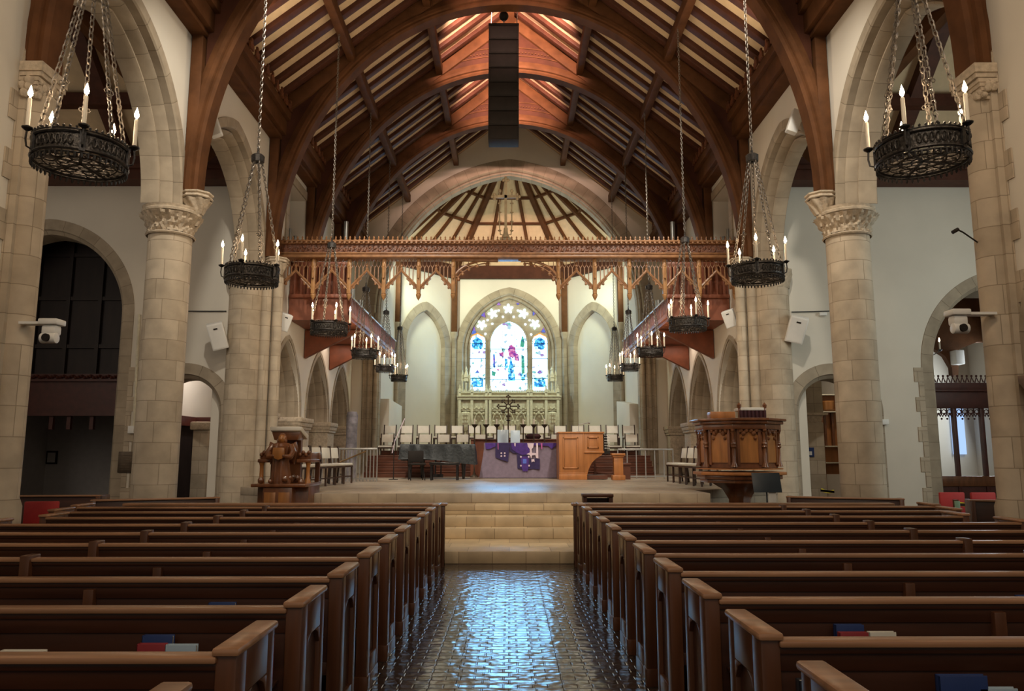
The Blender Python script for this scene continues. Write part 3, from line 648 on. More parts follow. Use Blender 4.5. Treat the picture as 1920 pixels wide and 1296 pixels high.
# ================================================================== PEWS
# pew local frame: x = distance outward from the aisle face, y = 0 at the rear (camera side) face, z up
def pew_meshes(L, sx, posts, braces):
    R = {}
    def bx(m, x0, x1, *a): m.box(sx * x0, sx * x1, *a)
    def endm(x):
        e = MB(); bx(e, x, x + .075, 0, .11, .10, .90); bx(e, x, x + .075, .36, .44, .10, .90); bx(e, x, x + .075, .11, .36, .74, .90); bx(e, x, x + .075, .11, .36, .10, .22)
        for (y, s) in ((.11, 1), (.36, -1)):
            e.prism([(y, .66), (y, .74), (y + s * .09, .74), (y + s * .035, .715)], lambda u, v, w: (sx * w, u, v), x, x + .075)
        bx(e, x - .004, x + .079, -.006, .446, 0, .10); bx(e, x - .008, x + .083, -.012, .10, 0.0, .12)
        c = MB(); bx(c, x - .012, x + .087, -.015, .455, .895, .925)
        p = MB(); bx(p, x + .022, x + .053, .10, .37, .2, .75)
        return e.mesh('end', M['pewend'], .006), c.mesh('end_cap', M['pewrail'], .012), p.mesh('end_panel', M['pew'])
    R['end'] = [endm(0), endm(L - .075)]
    m = MB(); bx(m, .07, L - .07, .02, .06, .36, .87); bx(m, .07, L - .07, .012, .06, .36, .43); bx(m, .07, L - .07, .012, .06, .78, .87); bx(m, .07, L - .07, .002, .068, .845, .870); R['back'] = m.mesh('back', M['pew'], .004)
    m = MB(); bx(m, .07, L - .07, -.012, .075, .870, .895); R['top_rail'] = m.mesh('top_rail', M['pewrail'], .007)
    m = MB(); bx(m, .07, L - .07, .05, .43, .40, .44); bx(m, .07, L - .07, .36, .39, .0, .40); R['seat'] = m.mesh('seat', M['pew'], .006)
    m = MB(); bx(m, .1, L - .1, -.10, .02, .56, .575); bx(m, .1, L - .1, -.105, -.095, .56, .64); R['book_rack'] = m.mesh('book_rack', M['pew'], .003)
    m = MB(); bx(m, -.035, .035, -.03, .1, 0, .915); R['divider'] = (m.mesh('divider', M['pewend'], .008), posts)
    m = MB(); bx(m, -.03, .03, -.02, .03, .36, .835); R['brace'] = (m.mesh('brace', M['pewend'], .006), braces)
    return R
def link(name, me, par, loc=(0, 0, 0)):
    o = bpy.data.objects.new(name, me); COL.objects.link(o); o.parent = par; o.location = loc; return o
PEWS = {}; pcache = {}
for sx in (-1, 1):
    for k in range(11):
        y0 = (1.95 + .85 * k) if sx < 0 else (2.18 + .84 * k)
        L = {8: 4.34, 9: 4.75, 10: 4.95}.get(k, 4.45); key = (sx, L)
        if key not in pcache: pcache[key] = pew_meshes(L, sx, [2.34 if sx < 0 else 2.8], [1.44])
        R = pcache[key]
        t = thing('pew', 'dark wooden pew %s of the aisle, %s row from the camera' % (SIDE[sx], ORD[k]), 'pew', (sx * .96, y0, 0), group='pews %s of the aisle' % SIDE[sx])
        for e, c, p in R['end']:
            eo = link('end', e, t); link('end_cap', c, eo); link('end_panel', p, eo)
        for n in ('back', 'top_rail', 'seat', 'book_rack'): link(n, R[n], t)
        for n in ('divider', 'brace'):
            for x in R[n][1]: link(n, R[n][0], t, (sx * x, 0, 0))
        PEWS[(sx, k)] = t
    # front panel before the first bench
    t = thing('kneeler_screen', 'panelled kneeler front closing the %s block of pews before the steps' % SIDE[sx], 'pew front', (sx * .93, 11.16, 0))
    m = MB(); m.box(0, sx * 4.6, 0, .05, .1, .86)
    for i in range(8): m.box(sx * (.06 + i * .57), sx * (.14 + i * .57), -.015, .0, .1, .86)
    m.build('panel', 'pew', t, bevel=.004); MB().box(-sx * .03, sx * 4.63, -.05, .12, .86, .90).build('top_rail', 'pewrail', t, bevel=.01); MB().box(0, sx * 4.6, -.02, .08, 0, .1).build('base', 'pew', t)
    for x in (.0, 4.53): MB().box(sx * x, sx * (x + .07), -.03, .1, 0, .88).build('end', 'pewend', t, bevel=.008)
# angled outer pews beside the columns
def side_pew(loc, rz, L, label):
    t = thing('pew', label, 'pew', loc, rz); m = MB(); m.box(0, L, .02, .07, .1, .86); m.build('back', 'pew', t, bevel=.004)
    MB().box(-.01, L + .01, -.02, .09, .86, .89).build('top_rail', 'pewrail', t, bevel=.01)
    for x in (0, L - .07): MB().box(x, x + .07, -.02, .42, 0, .88).build('end', 'pewend', t, bevel=.008)
    MB().box(.05, L - .05, .06, .42, .4, .44).build('seat', 'pew', t)
    return t
side_pew((-6.6, 12.2, 0), .42, 1.9, 'angled dark pew between the left round column and the chancel pier')
side_pew((4.75, 13.2, 0), -.40, 1.8, 'angled dark pew between the pulpit and the right round column')
side_pew((7.3, 12.2, 0), -.35, 2.6, 'angled dark pew in the right transept behind the round column')
side_pew((-9.4, 13.4, 0), .1, 2.2, 'dark pew in the left transept beyond the near pier')
# ---- hymnals in the racks
def hymnal(name, label, cat, loc, w, d, h, mat, rz=0.0, group=None):
    t = thing(name, label, cat, loc, rz, group)
    m = MB(); m.box(-w / 2, w / 2, 0, .006, 0, h); m.box(-w / 2, w / 2, d - .006, d, 0, h); m.box(-w / 2, -w / 2 + .006, 0, d, 0, h); m.build('cover', mat, t, bevel=.002)
    MB().box(-w / 2 + .006, w / 2 - .004, .006, d - .006, .004, h - .006).build('pages', 'pages', t)
    return t
def inrack(sx, k, px, dz=0.0, dy=0.0):
    y = PEWS[(sx, k)].location.y - .09; x = atY(px, 1000, y).x; return (x, y + dy, .576 + dz)
# (side, row, px, colour, width, height, text)
BK = [(-1, 2, 299, 'book_blue', .14, .205, 'blue hymnal behind the red one'), (-1, 2, 298, 'book_red', .13, .180, 'red hymnal before the blue one'),
      (-1, 2, 352, 'book_pale', .14, .176, 'pale blue booklet beside the red hymnal'), (-1, 2, 62, 'pages', .2, .152, 'white open book'),
      (-1, 3, 423, 'book_blue', .15, .20, 'blue hymnal'), (-1, 9, 216, 'book_blue', .11, .2, 'blue and white booklet'), (-1, 9, 238, 'pages', .12, .2, 'white booklet'),
      (1, 2, 1592, 'book_blue', .14, .205, 'blue hymnal behind the red one'), (1, 2, 1591, 'book_red', .14, .18, 'red hymnal before the blue one'),
      (1, 2, 1644, 'pages', .13, .182, 'white booklet beside the red hymnal'), (1, 3, 1470, 'book_blue', .13, .19, 'blue hymnal'), (1, 3, 1918, 'book_blue', .12, .2, 'blue hymnal at the frame edge'),
      (1, 1, 1786, 'book_blue', .18, .215, 'large dark blue hymnal'), (1, 1, 1850, 'book_pale', .14, .17, 'pale booklet'), (1, 2, 1905, 'pages', .1, .13, 'white leaflet')]
for i, (sx, k, px, mt, w, h, tx) in enumerate(BK):
    x, y, z = inrack(sx, k, px)
    hymnal('hymnal', '%s, racked on the %s %s pew from the camera' % (tx, ORD[k], SIDE[sx]), 'book', (x, y + (.05 if 'behind' in tx else 0.0), z), w, .03, h, mt)
ends = {(-1, 2): 'book_red', (-1, 3): 'book_black', (-1, 4): 'book_black', (-1, 5): 'pages', (1, 1): 'book_black', (1, 2): 'book_black', (1, 3): 'book_black', (1, 4): 'pages', (1, 5): 'book_black'}
for (sx, k), mt in ends.items():
    p = PEWS[(sx, k)].location
    hymnal('hymnal', 'hymnal seen edge on, aisle end of the %s %s pew from the camera' % (ORD[k], SIDE[sx]), 'book', (sx * 1.13, p.y - .095, .576), .13, .04, .2, mt)
    if k in (2, 3, 4): hymnal('prayer_book', 'prayer book standing low, aisle end of the %s %s pew from the camera' % (ORD[k], SIDE[sx]), 'book', (sx * 1.14, p.y - .1, .18), .14, .06, .16, 'book_black' if mt != 'book_black' else 'pages')
# ================================================================== CHANDELIERS
def chain(m, p0, p1, ln=.075, wd=.042, r=.0075):
    p0, p1 = Vector(p0), Vector(p1); d = p1 - p0; n = max(1, int(d.length / (ln * .78))); d.normalize(); st = (p1 - p0).length / n
    a = d.orthogonal().normalized(); b = d.cross(a)
    for i in range(n):
        c = p0 + d * (st * (i + .5)); u = a if i % 2 else b
        m.tube([c + d * (ln / 2 * math.cos(q)) + u * (wd / 2 * math.sin(q)) for q in [2 * PI * j / 8 for j in range(8)]], r, 4, closed=True)
    return m
def chandelier(label, loc, R, main, phase, hub=2.0, lamp=16):
    t = thing('chandelier', label, 'chandelier', loc, phase, 'wrought iron candle chandeliers')
    H = .17 * R / .42
    rg = MB()
    for z, rr, tr in ((0, R, .016), (H, R, .016), (-.03, R * .985, .01), (H + .025, R, .008)):
        rg.tube([(rr * math.cos(a), rr * math.sin(a), z) for a in [2 * PI * i / 40 for i in range(40)]], tr, 6, closed=True)
    for i in range(48):
        a = 2 * PI * i / 48; rg.lathe([(.012, 0), (.012, -.035), (.001, -.05)], (R * .985 * math.cos(a), R * .985 * math.sin(a), -.03), n=5)
        rg.lathe([(.009, 0), (.014, .018), (.001, .034)], (R * math.cos(a), R * math.sin(a), H + .028), n=5)
    rg.build('ring', 'iron', t)
    b = MB(); b.lathe([(R - .012, 0), (R - .004, H * .2), (R - .012, H * .5), (R - .004, H * .8), (R - .012, H)], n=60, fn=lambda a, z, r: r + .006 * math.sin(20 * a) * math.cos(60 * z))
    b.lathe([(R - .02, 0), (R - .02, H)], n=40)
    for i in range(5):
        a0 = 2 * PI * i / 5
        for k in range(-3, 4):
            a = a0 + PI / 5 + k * .13; b.tube([((R + .002) * math.cos(a + .05 * math.cos(q)), (R + .002) * math.sin(a + .05 * math.cos(q)), H * .5 + H * .28 * math.sin(q)) for q in [2 * PI * j / 8 for j in range(8)]], .006, 4, closed=True)
    b.build('band', 'ironcarved', t)
    bs = MB()
    for i in range(5):
        a = 2 * PI * i / 5; bs.beam((0, 0, .0), (R * math.cos(a), R * math.sin(a), 0), .03, .014)
        for j in (.35, .62, .86):
            cc = (R * j * math.cos(a + .32), R * j * math.sin(a + .32)); rr = R * .12
            bs.tube([(cc[0] + rr * math.cos(q), cc[1] + rr * math.sin(q), 0) for q in [2 * PI * k / 10 for k in range(10)]], .008, 4, closed=True)
            cc = (R * j * math.cos(a - .32), R * j * math.sin(a - .32))
            bs.tube([(cc[0] + rr * math.cos(q), cc[1] + rr * math.sin(q), 0) for q in [2 * PI * k / 10 for k in range(10)]], .008, 4, closed=True)
    for j in (.5, .78): bs.tube([(R * j * math.cos(q), R * j * math.sin(q), 0) for q in [2 * PI * k / 30 for k in range(30)]], .009, 5, closed=True)
    bs.build('tracery_base', 'ironcarved', t)
    cm, fm = None, None
    for i in range(5):
        a = 2 * PI * i / 5; rr = R + .055; x, y = rr * math.cos(a), rr * math.sin(a)
        am = MB(); am.tube([((R + .01) * math.cos(a), (R + .01) * math.sin(a), H * .1), ((R + .05) * math.cos(a), (R + .05) * math.sin(a), H * .2), ((R + .062) * math.cos(a), (R + .062) * math.sin(a), H * .6), (x, y, H + .03)], .009, 6)
        am.lathe([(.012, H + .01), (.045, H + .035), (.048, H + .045), (.02, H + .045), (.02, H + .06)], (x, y, 0), n=12)
        am.mbox(.02, .05, H * 1.2, Matrix.Rotation(a, 4, 'Z') @ Matrix.Translation((R + .006, 0, H / 2)))
        am.build('arm', 'iron', t)
        if cm is None:
            c = MB(); c.lathe([(.019, 0), (.018, .27), (.008, .285), (.001, .286)], n=10); cm = c.mesh('candle', M['candle'])
            f = MB(); f.lathe([(.001, 0), (.018, .02), (.022, .042), (.013, .075), (.001, .115)], n=8); fm = f.mesh('flame', M['flame'])
        co = link('candle', cm, t, (x, y, H + .045)); link('flame', fm, co, (0, 0, .285))
        a2 = a + PI / 5; ch = MB(); top = (.055 * math.cos(a2), .055 * math.sin(a2), hub); bot = (R * math.cos(a2), R * math.sin(a2), H)
        chain(ch, bot, top); mid = Vector(bot).lerp(Vector(top), .27)
        for q in range(4):
            q = q * PI / 2; c2 = mid + Vector((0, 0, .03 * math.sin(q))) + Vector((-math.sin(a2), math.cos(a2), 0)) * .03 * math.cos(q)
            ch.tube([c2 + Vector((0, 0, .02 * math.sin(w_))) + Vector((-math.sin(a2), math.cos(a2), 0)) * .02 * math.cos(w_) for w_ in [2 * PI * j / 6 for j in range(6)]], .006, 4, closed=True)
        ch.build('chain', 'chain', t)
    h = MB(); h.lathe([(.03, -.07), (.10, -.07), (.105, .03), (.07, .06), (.02, .08), (.02, .12)], (0, 0, hub), n=10)
    h.tube([(.03 * math.cos(q), 0, hub + .15 + .03 * math.sin(q)) for q in [2 * PI * j / 12 for j in range(12)]], .008, 5, closed=True)
    h.build('hub', 'iron', t)
    chain(MB(), (0, 0, hub + .18), (0, 0, main)).build('suspension_chain', 'chain', t)
    l = light('chandelier_glow', 'POINT', (0, 0, H + .42), lamp, (1.0, 0.74, 0.48), shadow_soft_size=.12); l.parent = t
    return t
for sx in (-1, 1):
    ys = (6.81, 11.6, 16.7, 20.86, 24.41, 27.54) if sx < 0 else (6.87, 11.7, 16.45, 20.85, 24.6, 28.0)
    for i, y in enumerate(ys):
        X, Z = (-4.03, 4.30) if sx < 0 else (3.93, 4.36)
        R = .40 if i < 3 else (.33 if i == 3 else .28)
        lb = 'black iron candle chandelier, %s from the camera over the %s side' % (ORD[i], SIDE[sx])
        chandelier(lb, (X, y, Z), R, (zroof(4.0) - .42 - Z) if i < 5 else 7.2, math.radians(([-59, -92, -58, -51, -40, -20] if sx < 0 else [-135, -108.6, -79, -95, -70, -60])[i]), hub=2.0 if i < 3 else 1.9, lamp=18 if i < 3 else 10)
# ================================================================== SPEAKER ARRAY
t = thing('speaker_array', 'tall brown line array of speaker boxes hanging from the ridge', 'speaker', (0, 19.0, 9.7)); xc = atY(944, 160, 19).x
t.location.x = xc
for i in range(8):
    z = .12 + .405 * i; c = MB().box(-.405, .405, 0, .55, z + .01, z + .395); c.box(-.36, .36, -.012, 0, z + .03, z + .375)
    c.build('cabinet', 'black', t, bevel=.012)
MB().box(-.41, .41, -.01, .56, 3.36, 3.42).build('flying_frame', 'black', t)
m = MB(); m.tube([(0, .25, 3.42), (0, .25, 3.7)], .015); m.tube([(-.35, .3, 3.4), (-.3, .3, 4.7)], .012); m.tube([(.35, .3, 3.4), (.4, .3, 4.7)], .012); m.build('suspension_cable', 'silver', t)
MB().sphere((0, .25, 3.78), .13, 14, 10).tube([(0, .25, 3.9), (0, .25, 4.9)], .03).build('hoist', 'black', t)
# ================================================================== ROOD SCREEN
YR = 19.4
def rz(px, py): p = atY(px, py, YR); return p.x, p.z
t = thing('rood_beam', 'carved oak rood beam with pierced tracery and pendant posts spanning the chancel', 'screen', (0, YR, 0))
zt, z2, z3, z4 = rz(955, 455)[1], rz(955, 463)[1], rz(955, 480)[1], rz(955, 487)[1]
XL = 6.0
m = MB(); m.box(-XL, XL, -.22, .22, z2 + .02, zt - .04); m.box(-XL, XL, -.27, .27, zt - .05, zt); m.box(-XL, XL, -.2, .2, z3, z3 + .05); m.box(-XL, XL, -.23, .23, z4, z3 - .02); m.box(-XL, XL, -.17, .17, z3 - .02, z3)
m.build('moulding', 'rood', t, bevel=.02)
m = MB(); m.box(-XL, XL, -.15, .15, z3, z2 + .05)
for i in range(90):
    x = -5.9 + i * .1325; m.sphere((x, -.16, (z3 + z2) / 2 + .03 + .05 * math.sin(i * 1.9)), .045, 6, 4, sy=.6)
    m.tube([(x - .06, -.155, (z3 + z2) / 2 - .03), (x, -.17, (z3 + z2) / 2 + .05 * math.cos(i)), (x + .06, -.155, (z3 + z2) / 2 + .06)], .014, 4)
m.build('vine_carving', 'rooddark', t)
m = MB()
for i in range(96):
    x = -5.9 + i * .1242; m.lathe([(.024, 0), (.03, .03), (.012, .05), (.026, .07), (.001, .12)], (x, -.2, zt), n=5); m.mbox(.05, .05, .05, Matrix.Translation((x, -.25, z2 + .05)) @ Matrix.Rotation(PI / 4, 4, 'Y'))
m.build('cresting', 'rood', t)
posts = [520, 588, 655, 720, 785, 850, 1047, 1115, 1180, 1246, 1311, 1378]
zb = rz(955, 560)[1]
for i, px in enumerate(posts):
    x = rz(px, 530)[0]; h = z4 - zb
    m = MB(); m.box(x - .05, x + .05, -.07, .07, zb + .12, z4); m.box(x - .032, x + .032, -.1, .1, zb + .55, z4); m.lathe([(.001, -.06), (.05, .02), (.075, .1), (.05, .14)], (x, 0, zb), n=8)
    m.lathe([(.03, 0), (.02, .3), (.035, .32), (.001, .42)], (x, -.1, z4 - .52), n=6)
    m.build('pendant_post', 'roodgold', t, bevel=.008)
def tracery(x0, x1):
    m = MB(); W = x1 - x0; n = 8; zs = lambda f: zb + (z4 - zb) * f
    xm = (x0 + x1) / 2
    def og(u):   # ogee: u 0..1 from the post to the apex
        return .30 + .42 * (1 - (1 - u) ** 2) * .62 + .42 * .38 * u ** 3
    for s in (-1, 1):
        pts = [(xm + s * W / 2 * (1 - u), 0, zs(og(u))) for u in [i / 12 for i in range(13)]]
        m.tube(pts, .034, 6)
        m.tube([(p[0], p[1], p[2] - .07) for p in pts[:9]], .018, 5)
        for i in (3, 6):      # cusps
            p = pts[i]; m.tube([p, (p[0] + s * .02, 0, p[2] - .13), (p[0] + s * .10, 0, p[2] - .15), (p[0] + s * .12, 0, p[2] - .09)], .018, 5); m.sphere((p[0] + s * .03, 0, p[2] - .15), .035, 6, 4)
    m.lathe([(.03, 0), (.045, .06), (.02, .1), (.04, .14), (.001, .24)], (xm, 0, zs(.70)), n=6)
    zn = zs(.78)
    for i in range(1, n):
        x = x0 + W * i / n; u = 1 - abs(x - xm) / (W / 2); m.box(x - .011, x + .011, -.03, .03, zs(og(u)), zn)
    # net of pointed heads above
    for i in range(n):
        a, b = x0 + W * i / n, x0 + W * (i + 1) / n; c = (a + b) / 2
        for (p, q) in (((a, zn), (c, zn + .10)), ((b, zn), (c, zn + .10)), ((c, zn + .10), (c, zn + .18)), ((c, zn + .18), (a, zn + .27)), ((c, zn + .18), (b, zn + .27))):
            m.beam((p[0], 0, p[1]), (q[0], 0, q[1]), .05, .018, up=(0, 1, 0)) if False else m.tube([(p[0], 0, p[1]), (q[0], 0, q[1])], .012, 4)
        m.tube([(a, 0, zn + .27), (a, 0, z4)], .012, 4)
    return m
xs_ = [rz(p, 530)[0] for p in posts]
for i in range(11):
    if i == 5: continue
    tracery(xs_[i] + .05, xs_[i + 1] - .05).build('tracery_panel', 'rood', t)
for s, x0 in ((1, xs_[5]), (-1, xs_[6])):
    m = MB(); zA = zb + .45
    pts = [(x0 + s * 1.05 * (1 - math.cos(q)), 0, zA + (z4 - zA) * math.sin(q)) for q in [PI / 2 * i / 12 for i in range(13)]]
    m.tube(pts, .035, 6); m.tube([(p[0] + s * .06, 0, p[2] - .08) for p in pts[:11]], .016, 5)
    for i in (2, 4, 6, 8, 10):
        p = pts[i]; m.sphere((p[0] + s * .1, 0, p[2] - .1), .045, 6, 4); m.tube([p, (p[0] + s * .09, 0, p[2] - .02), (p[0] + s * .12, 0, p[2] - .1)], .016, 4)
    for i in range(1, 6): x = x0 + s * i * .13; m.tube([(x, 0, pts[min(12, 2 + i * 2 - 1)][2]), (x, 0, z4)], .01, 4)
    m.build('spandrel_bracket', 'rood', t)
m = MB()
for s in (-1, 1):
    m.tube([(xs_[5] if s < 0 else xs_[6], 0, z4), (s * .3, 0, z4 - .02)], .05, 6)
m.build('arched_rib', 'rood', t)
# rood cross standing on the beam
t = thing('rood_cross', 'gilt cross with crocketed candle branches standing on the rood beam', 'cross', (rz(948, 440)[0], YR, zt))
hh = rz(948, 338)[1] - zt
m = MB(); m.box(-.16, .16, -.08, .08, 0, .12); m.lathe([(.12, .12), (.06, .25), (.05, .4)], n=10); m.box(-.035, .035, -.03, .03, .35, hh); m.box(-.30, .30, -.03, .03, hh - .50, hh - .42)
for (x, z) in ((-.30, hh - .46), (.30, hh - .46), (0, hh)):
    for dx, dz in ((0, 0), (.06, 0), (-.06, 0), (0, .06), (0, -.06)): m.sphere((x + dx, 0, z + dz), .045, 7, 5)
m.build('cross', 'gilt', t)
for s in (-1, 1):
    c = MB(); c.tube([(0, 0, .2), (s * .14, 0, .22), (s * .16, 0, .4), (s * .16, 0, hh - .55)], .016, 6)
    for z in (.3, .55, .8, 1.05): c.lathe([(.016, 0), (.05, .02), (.05, .035), (.016, .05)], (s * .16, 0, z), n=8)
    c.sphere((s * .16, 0, hh - .3), .05, 7, 5); c.tube([(s * .16, 0, hh - .42), (s * .16, 0, hh - .25)], .02, 6); c.build('branch', 'gilt', t)
# ================================================================== CHOIR GALLERIES
for sx in (-1, 1):
    sd = SIDE[sx]
    t = thing('organ_gallery', 'red-brown wooden gallery with slatted railing along the %s choir wall' % sd, 'gallery', (sx * 5.98, 20.0, 5.22))
    MB().box(0, -sx * 1.63, .25, 8.5, 0, .14).build('deck', 'gallery', t, bevel=.01)
    MB().box(-sx * 1.60, -sx * 1.68, .2, 8.55, .10, .22).build('fascia', 'baluster', t, bevel=.01)
    m = MB(); m.box(0, -sx * 1.68, .2, .3, -.02, .62)
    m.build('end_fascia', 'gallery', t)
    m = MB(); m.box(0, -sx * 1.66, .22, .28, .62, 1.6)
    for i in range(9): m.box(-sx * (.1 + .18 * i), -sx * (.16 + .18 * i), .16, .22, .66, 1.55)
    m.box(0, -sx * 1.7, .14, .22, .58, .68); m.build('panelled_front', 'gallery', t, bevel=.006)
    for i in range(40):
        r_ = MB().box(-sx * 1.625, -sx * 1.655, .5 + .2 * i, .535 + .2 * i, .2, .62).build('baluster', 'baluster', t)
    m = MB(); m.box(-sx * 1.60, -sx * 1.68, .3, 8.5, .62, .67); m.build('handrail', 'silver', t, bevel=.01)
    for y in (2.0, 5.1):
        MB().prism([(0, -.02), (-sx * 1.6, -.02), (0, -.85)], lambda u, v, w: (u, w, v), y - .1, y + .1).build('bracket', 'gallery', t, bevel=.01)
    # pipes standing on the gallery
    for j in range(10):
        x, y = sx * (5.0 + .22 * (j % 3)), 21.2 + .42 * j; r = .05 + .012 * ((j * 7) % 4); h = 1.2 + .5 * ((j * 5) % 4) / 3 + (1.6 if j == 3 else 0)
        p = MB().lathe([(r * .4, 0), (r, .25), (r, h), (.001, h)], n=12).build('organ_pipe', 'pipe'); p.location = (x, y, 5.36)
        tag(p, 'grey metal organ pipe on the %s gallery, %s from the nave' % (sd, ORD[j]), 'organ pipe', 'organ pipes on the %s gallery' % sd)
# ================================================================== STAINED GLASS WINDOW
YW = 34.12
def wp(px, py, Y=YW): p = atY(px, py, Y); return (p.x, p.z)
def slab(pts, y0, y1): return MB().prism(pts, lambda u, v, w: (u, w, v), y0, y1)
win = bpy.data.objects.new('window_1', None); COL.objects.link(win); struct(win)
cv = [(x, 6.25 + z) for (x, z), q in arch_curve(1.84, 2.34)]
plate = cv[::-1] + [(1.84, 4.38), (-1.84, 4.38)]
pl = slab(plate, YW + .06, YW + .2); pl.build('tracery_plate', 'arch', win)
def light_pts(cx, a, zs, rise, zb_): return [(cx + x, zs + z) for (x, z), q in arch_curve(a, rise)][::-1] + [(cx + a, zb_), (cx - a, zb_)]
def rim(cx, a, zs, rise, zb_, r=.05):
    pts = light_pts(cx, a, zs, rise, zb_); return MB().tube([(x, YW + .05, z) for x, z in pts], r, 6, closed=True)
for nm_, cx, a, zs, rise in (('left', -1.43, .34, 6.68, .36), ('centre', -.03, .83, 6.62, 1.0), ('right', 1.39, .34, 6.68, .36)):
    slab(light_pts(cx, a, zs, rise, 4.45), YW + .02, YW + .055).build('pane', 'glass_white', win)
    rim(cx, a + .02, zs, rise + .02, 4.43).build('mullion', 'arch', win)
    lead = MB()
    for z in ((5.0, 5.9, 6.6) if nm_ != 'centre' else (4.95, 5.55, 6.35)): lead.box(cx - a, cx + a, YW - .005, YW + .02, z - .018, z + .018)
    if nm_ == 'centre':
        for x in (-.28, .28): lead.box(cx + x - .012, cx + x + .012, YW - .005, YW + .02, 4.95, 7.2)
    lead.build('lead_bar', 'iron', win)
def piece(pts, mat, y=YW - .005): slab([wp(*p) for p in pts], y, y + .03).build('pane', mat, win)
# side lights: teal medallions top and bottom, amber head
for x0, x1 in ((884, 906), (1001, 1023)):
    c = (x0 + x1) / 2
    piece([(x0, 648), (x0 + 2, 638), (c, 632), (x1 - 2, 638), (x1, 648), (x1 - 3, 655), (x0 + 3, 655)], 'glass_teal'); piece([(x0, 708), (x1, 708), (x1, 726), (x0, 726)], 'glass_teal')
    piece([(x0 - 2, 633), (c, 627), (x1 + 2, 633), (x1, 630), (c, 624), (x0, 630)], 'glass_amber'); piece([(c - 5, 700), (c + 5, 700), (c, 693)], 'glass_violet')
# central figures, simple coloured fields
piece([(952, 655), (958, 645), (966, 652), (968, 664), (962, 672), (954, 668)], 'glass_rose'); piece([(962, 660), (972, 664), (974, 678), (966, 676)], 'glass_rose')
piece([(935, 662), (944, 660), (945, 669), (937, 668)], 'glass_rose'); piece([(952, 695), (958, 668), (964, 695), (966, 714), (953, 714)], 'glass_teal')
piece([(976, 640), (980, 628), (984, 642), (982, 652), (975, 650)], 'glass_green'); piece([(977, 665), (983, 668), (984, 700), (978, 702)], 'glass_green'); piece([(922, 695), (930, 698), (928, 706), (922, 704)], 'glass_green')
piece([(924, 664), (928, 664), (929, 690), (925, 690)], 'glass_violet'); piece([(946, 672), (952, 674), (952, 690), (947, 692)], 'glass_teal'); piece([(975, 700), (985, 703), (984, 712), (976, 710)], 'glass_teal')
piece([(930, 693), (936, 690), (936, 697)], 'glass_rose'); piece([(944, 690), (949, 691), (948, 696)], 'glass_violet')
# star-shaped tracery lights
for (px, py, k) in ((903, 609, 0), (924, 588, 1), (953, 579, 2), (981, 588, 3), (1003, 608, 4)):
    cx, cz = wp(px, py); m = MB()
    for j in range(5):
        a = PI / 2 + 2 * PI * j / 5 + (k - 2) * -.35; d = Vector((math.cos(a), math.sin(a))); n = Vector((-d.y, d.x)); c = Vector((cx, cz))
        p = [c + n * .04, c + d * .11 + n * .058, c + d * .20 + n * .05, c + d * .24, c + d * .20 - n * .05, c + d * .11 - n * .058, c - n * .04]
        m.prism([tuple(q) for q in p], lambda u, v, w: (u, w, v), YW + .01, YW + .045)
    m.build('pane', 'glass_star', win)
for pts in ([(884, 626), (889, 612), (893, 626)], [(902, 592), (908, 583), (910, 595)], [(931, 572), (935, 566), (939, 572)], [(968, 568), (974, 568), (971, 572)], [(999, 584), (1004, 588), (999, 592)], [(1015, 622), (1019, 614), (1023, 624)]):
    piece(pts, 'glass_violet', YW + .02)
for (px, py) in ((943, 594), (963, 594), (914, 600), (993, 600), (935, 582), (971, 582), (923, 607), (985, 608), (890, 632), (1016, 632), (910, 626), (996, 627)):
    cx, cz = wp(px, py); slab([(cx + .05 * math.cos(q), cz + .05 * math.sin(q)) for q in [2 * PI * j / 6 for j in range(6)]], YW + .03, YW + .055).build('pane', 'glass_star', win)
# ================================================================== REREDOS
t = thing('reredos', 'cream carved stone reredos with canopies and pinnacles below the stained glass window', 'reredos', (0, 33.4, .88))
def rp(px, py): p = atY(px, py, 33.4); return p.x, p.z - .88
x0, x1 = rp(860, 760)[0], rp(1049, 760)[0]; ztop = rp(955, 733)[1]; zc = rp(955, 745)[1]; zf = rp(955, 772)[1]
MB().box(x0, x1, .1, .5, 0, ztop - .1).build('back_slab', 'bstone', t)
m = MB(); m.box(x0 - .05, x1 + .05, -.12, .5, zc - .12, zc); m.box(x0 - .08, x1 + .08, -.16, .5, zc, zc + .06); m.box(x0, x1, -.05, .3, zc + .06, ztop - .12); m.box(x0, x1, -.1, .3, ztop - .12, ztop - .06); m.build('cornice', 'bstone', t, bevel=.015)
m = MB()
for i in range(44):
    x = x0 + (x1 - x0) * (i + .5) / 44; m.lathe([(.03, 0), (.035, .06), (.02, .09), (.001, .16)], (x, -.06, ztop - .07), n=5)
m.build('cresting', 'bstone', t)
pxs = [862, 885, 912, 919, 990, 996, 1024, 1046]
for px in pxs:
    x = rp(px, 760)[0]; m = MB(); m.box(x - .06, x + .06, -.1, .15, 0, ztop - .02); m.box(x - .09, x + .09, -.13, .15, 0, .6); m.lathe([(.09, 0), (.06, .12), (.03, .16), (.05, .2), (.001, .34)], (x, -.02, ztop - .03), n=4); m.build('buttress', 'bstone', t, bevel=.01)
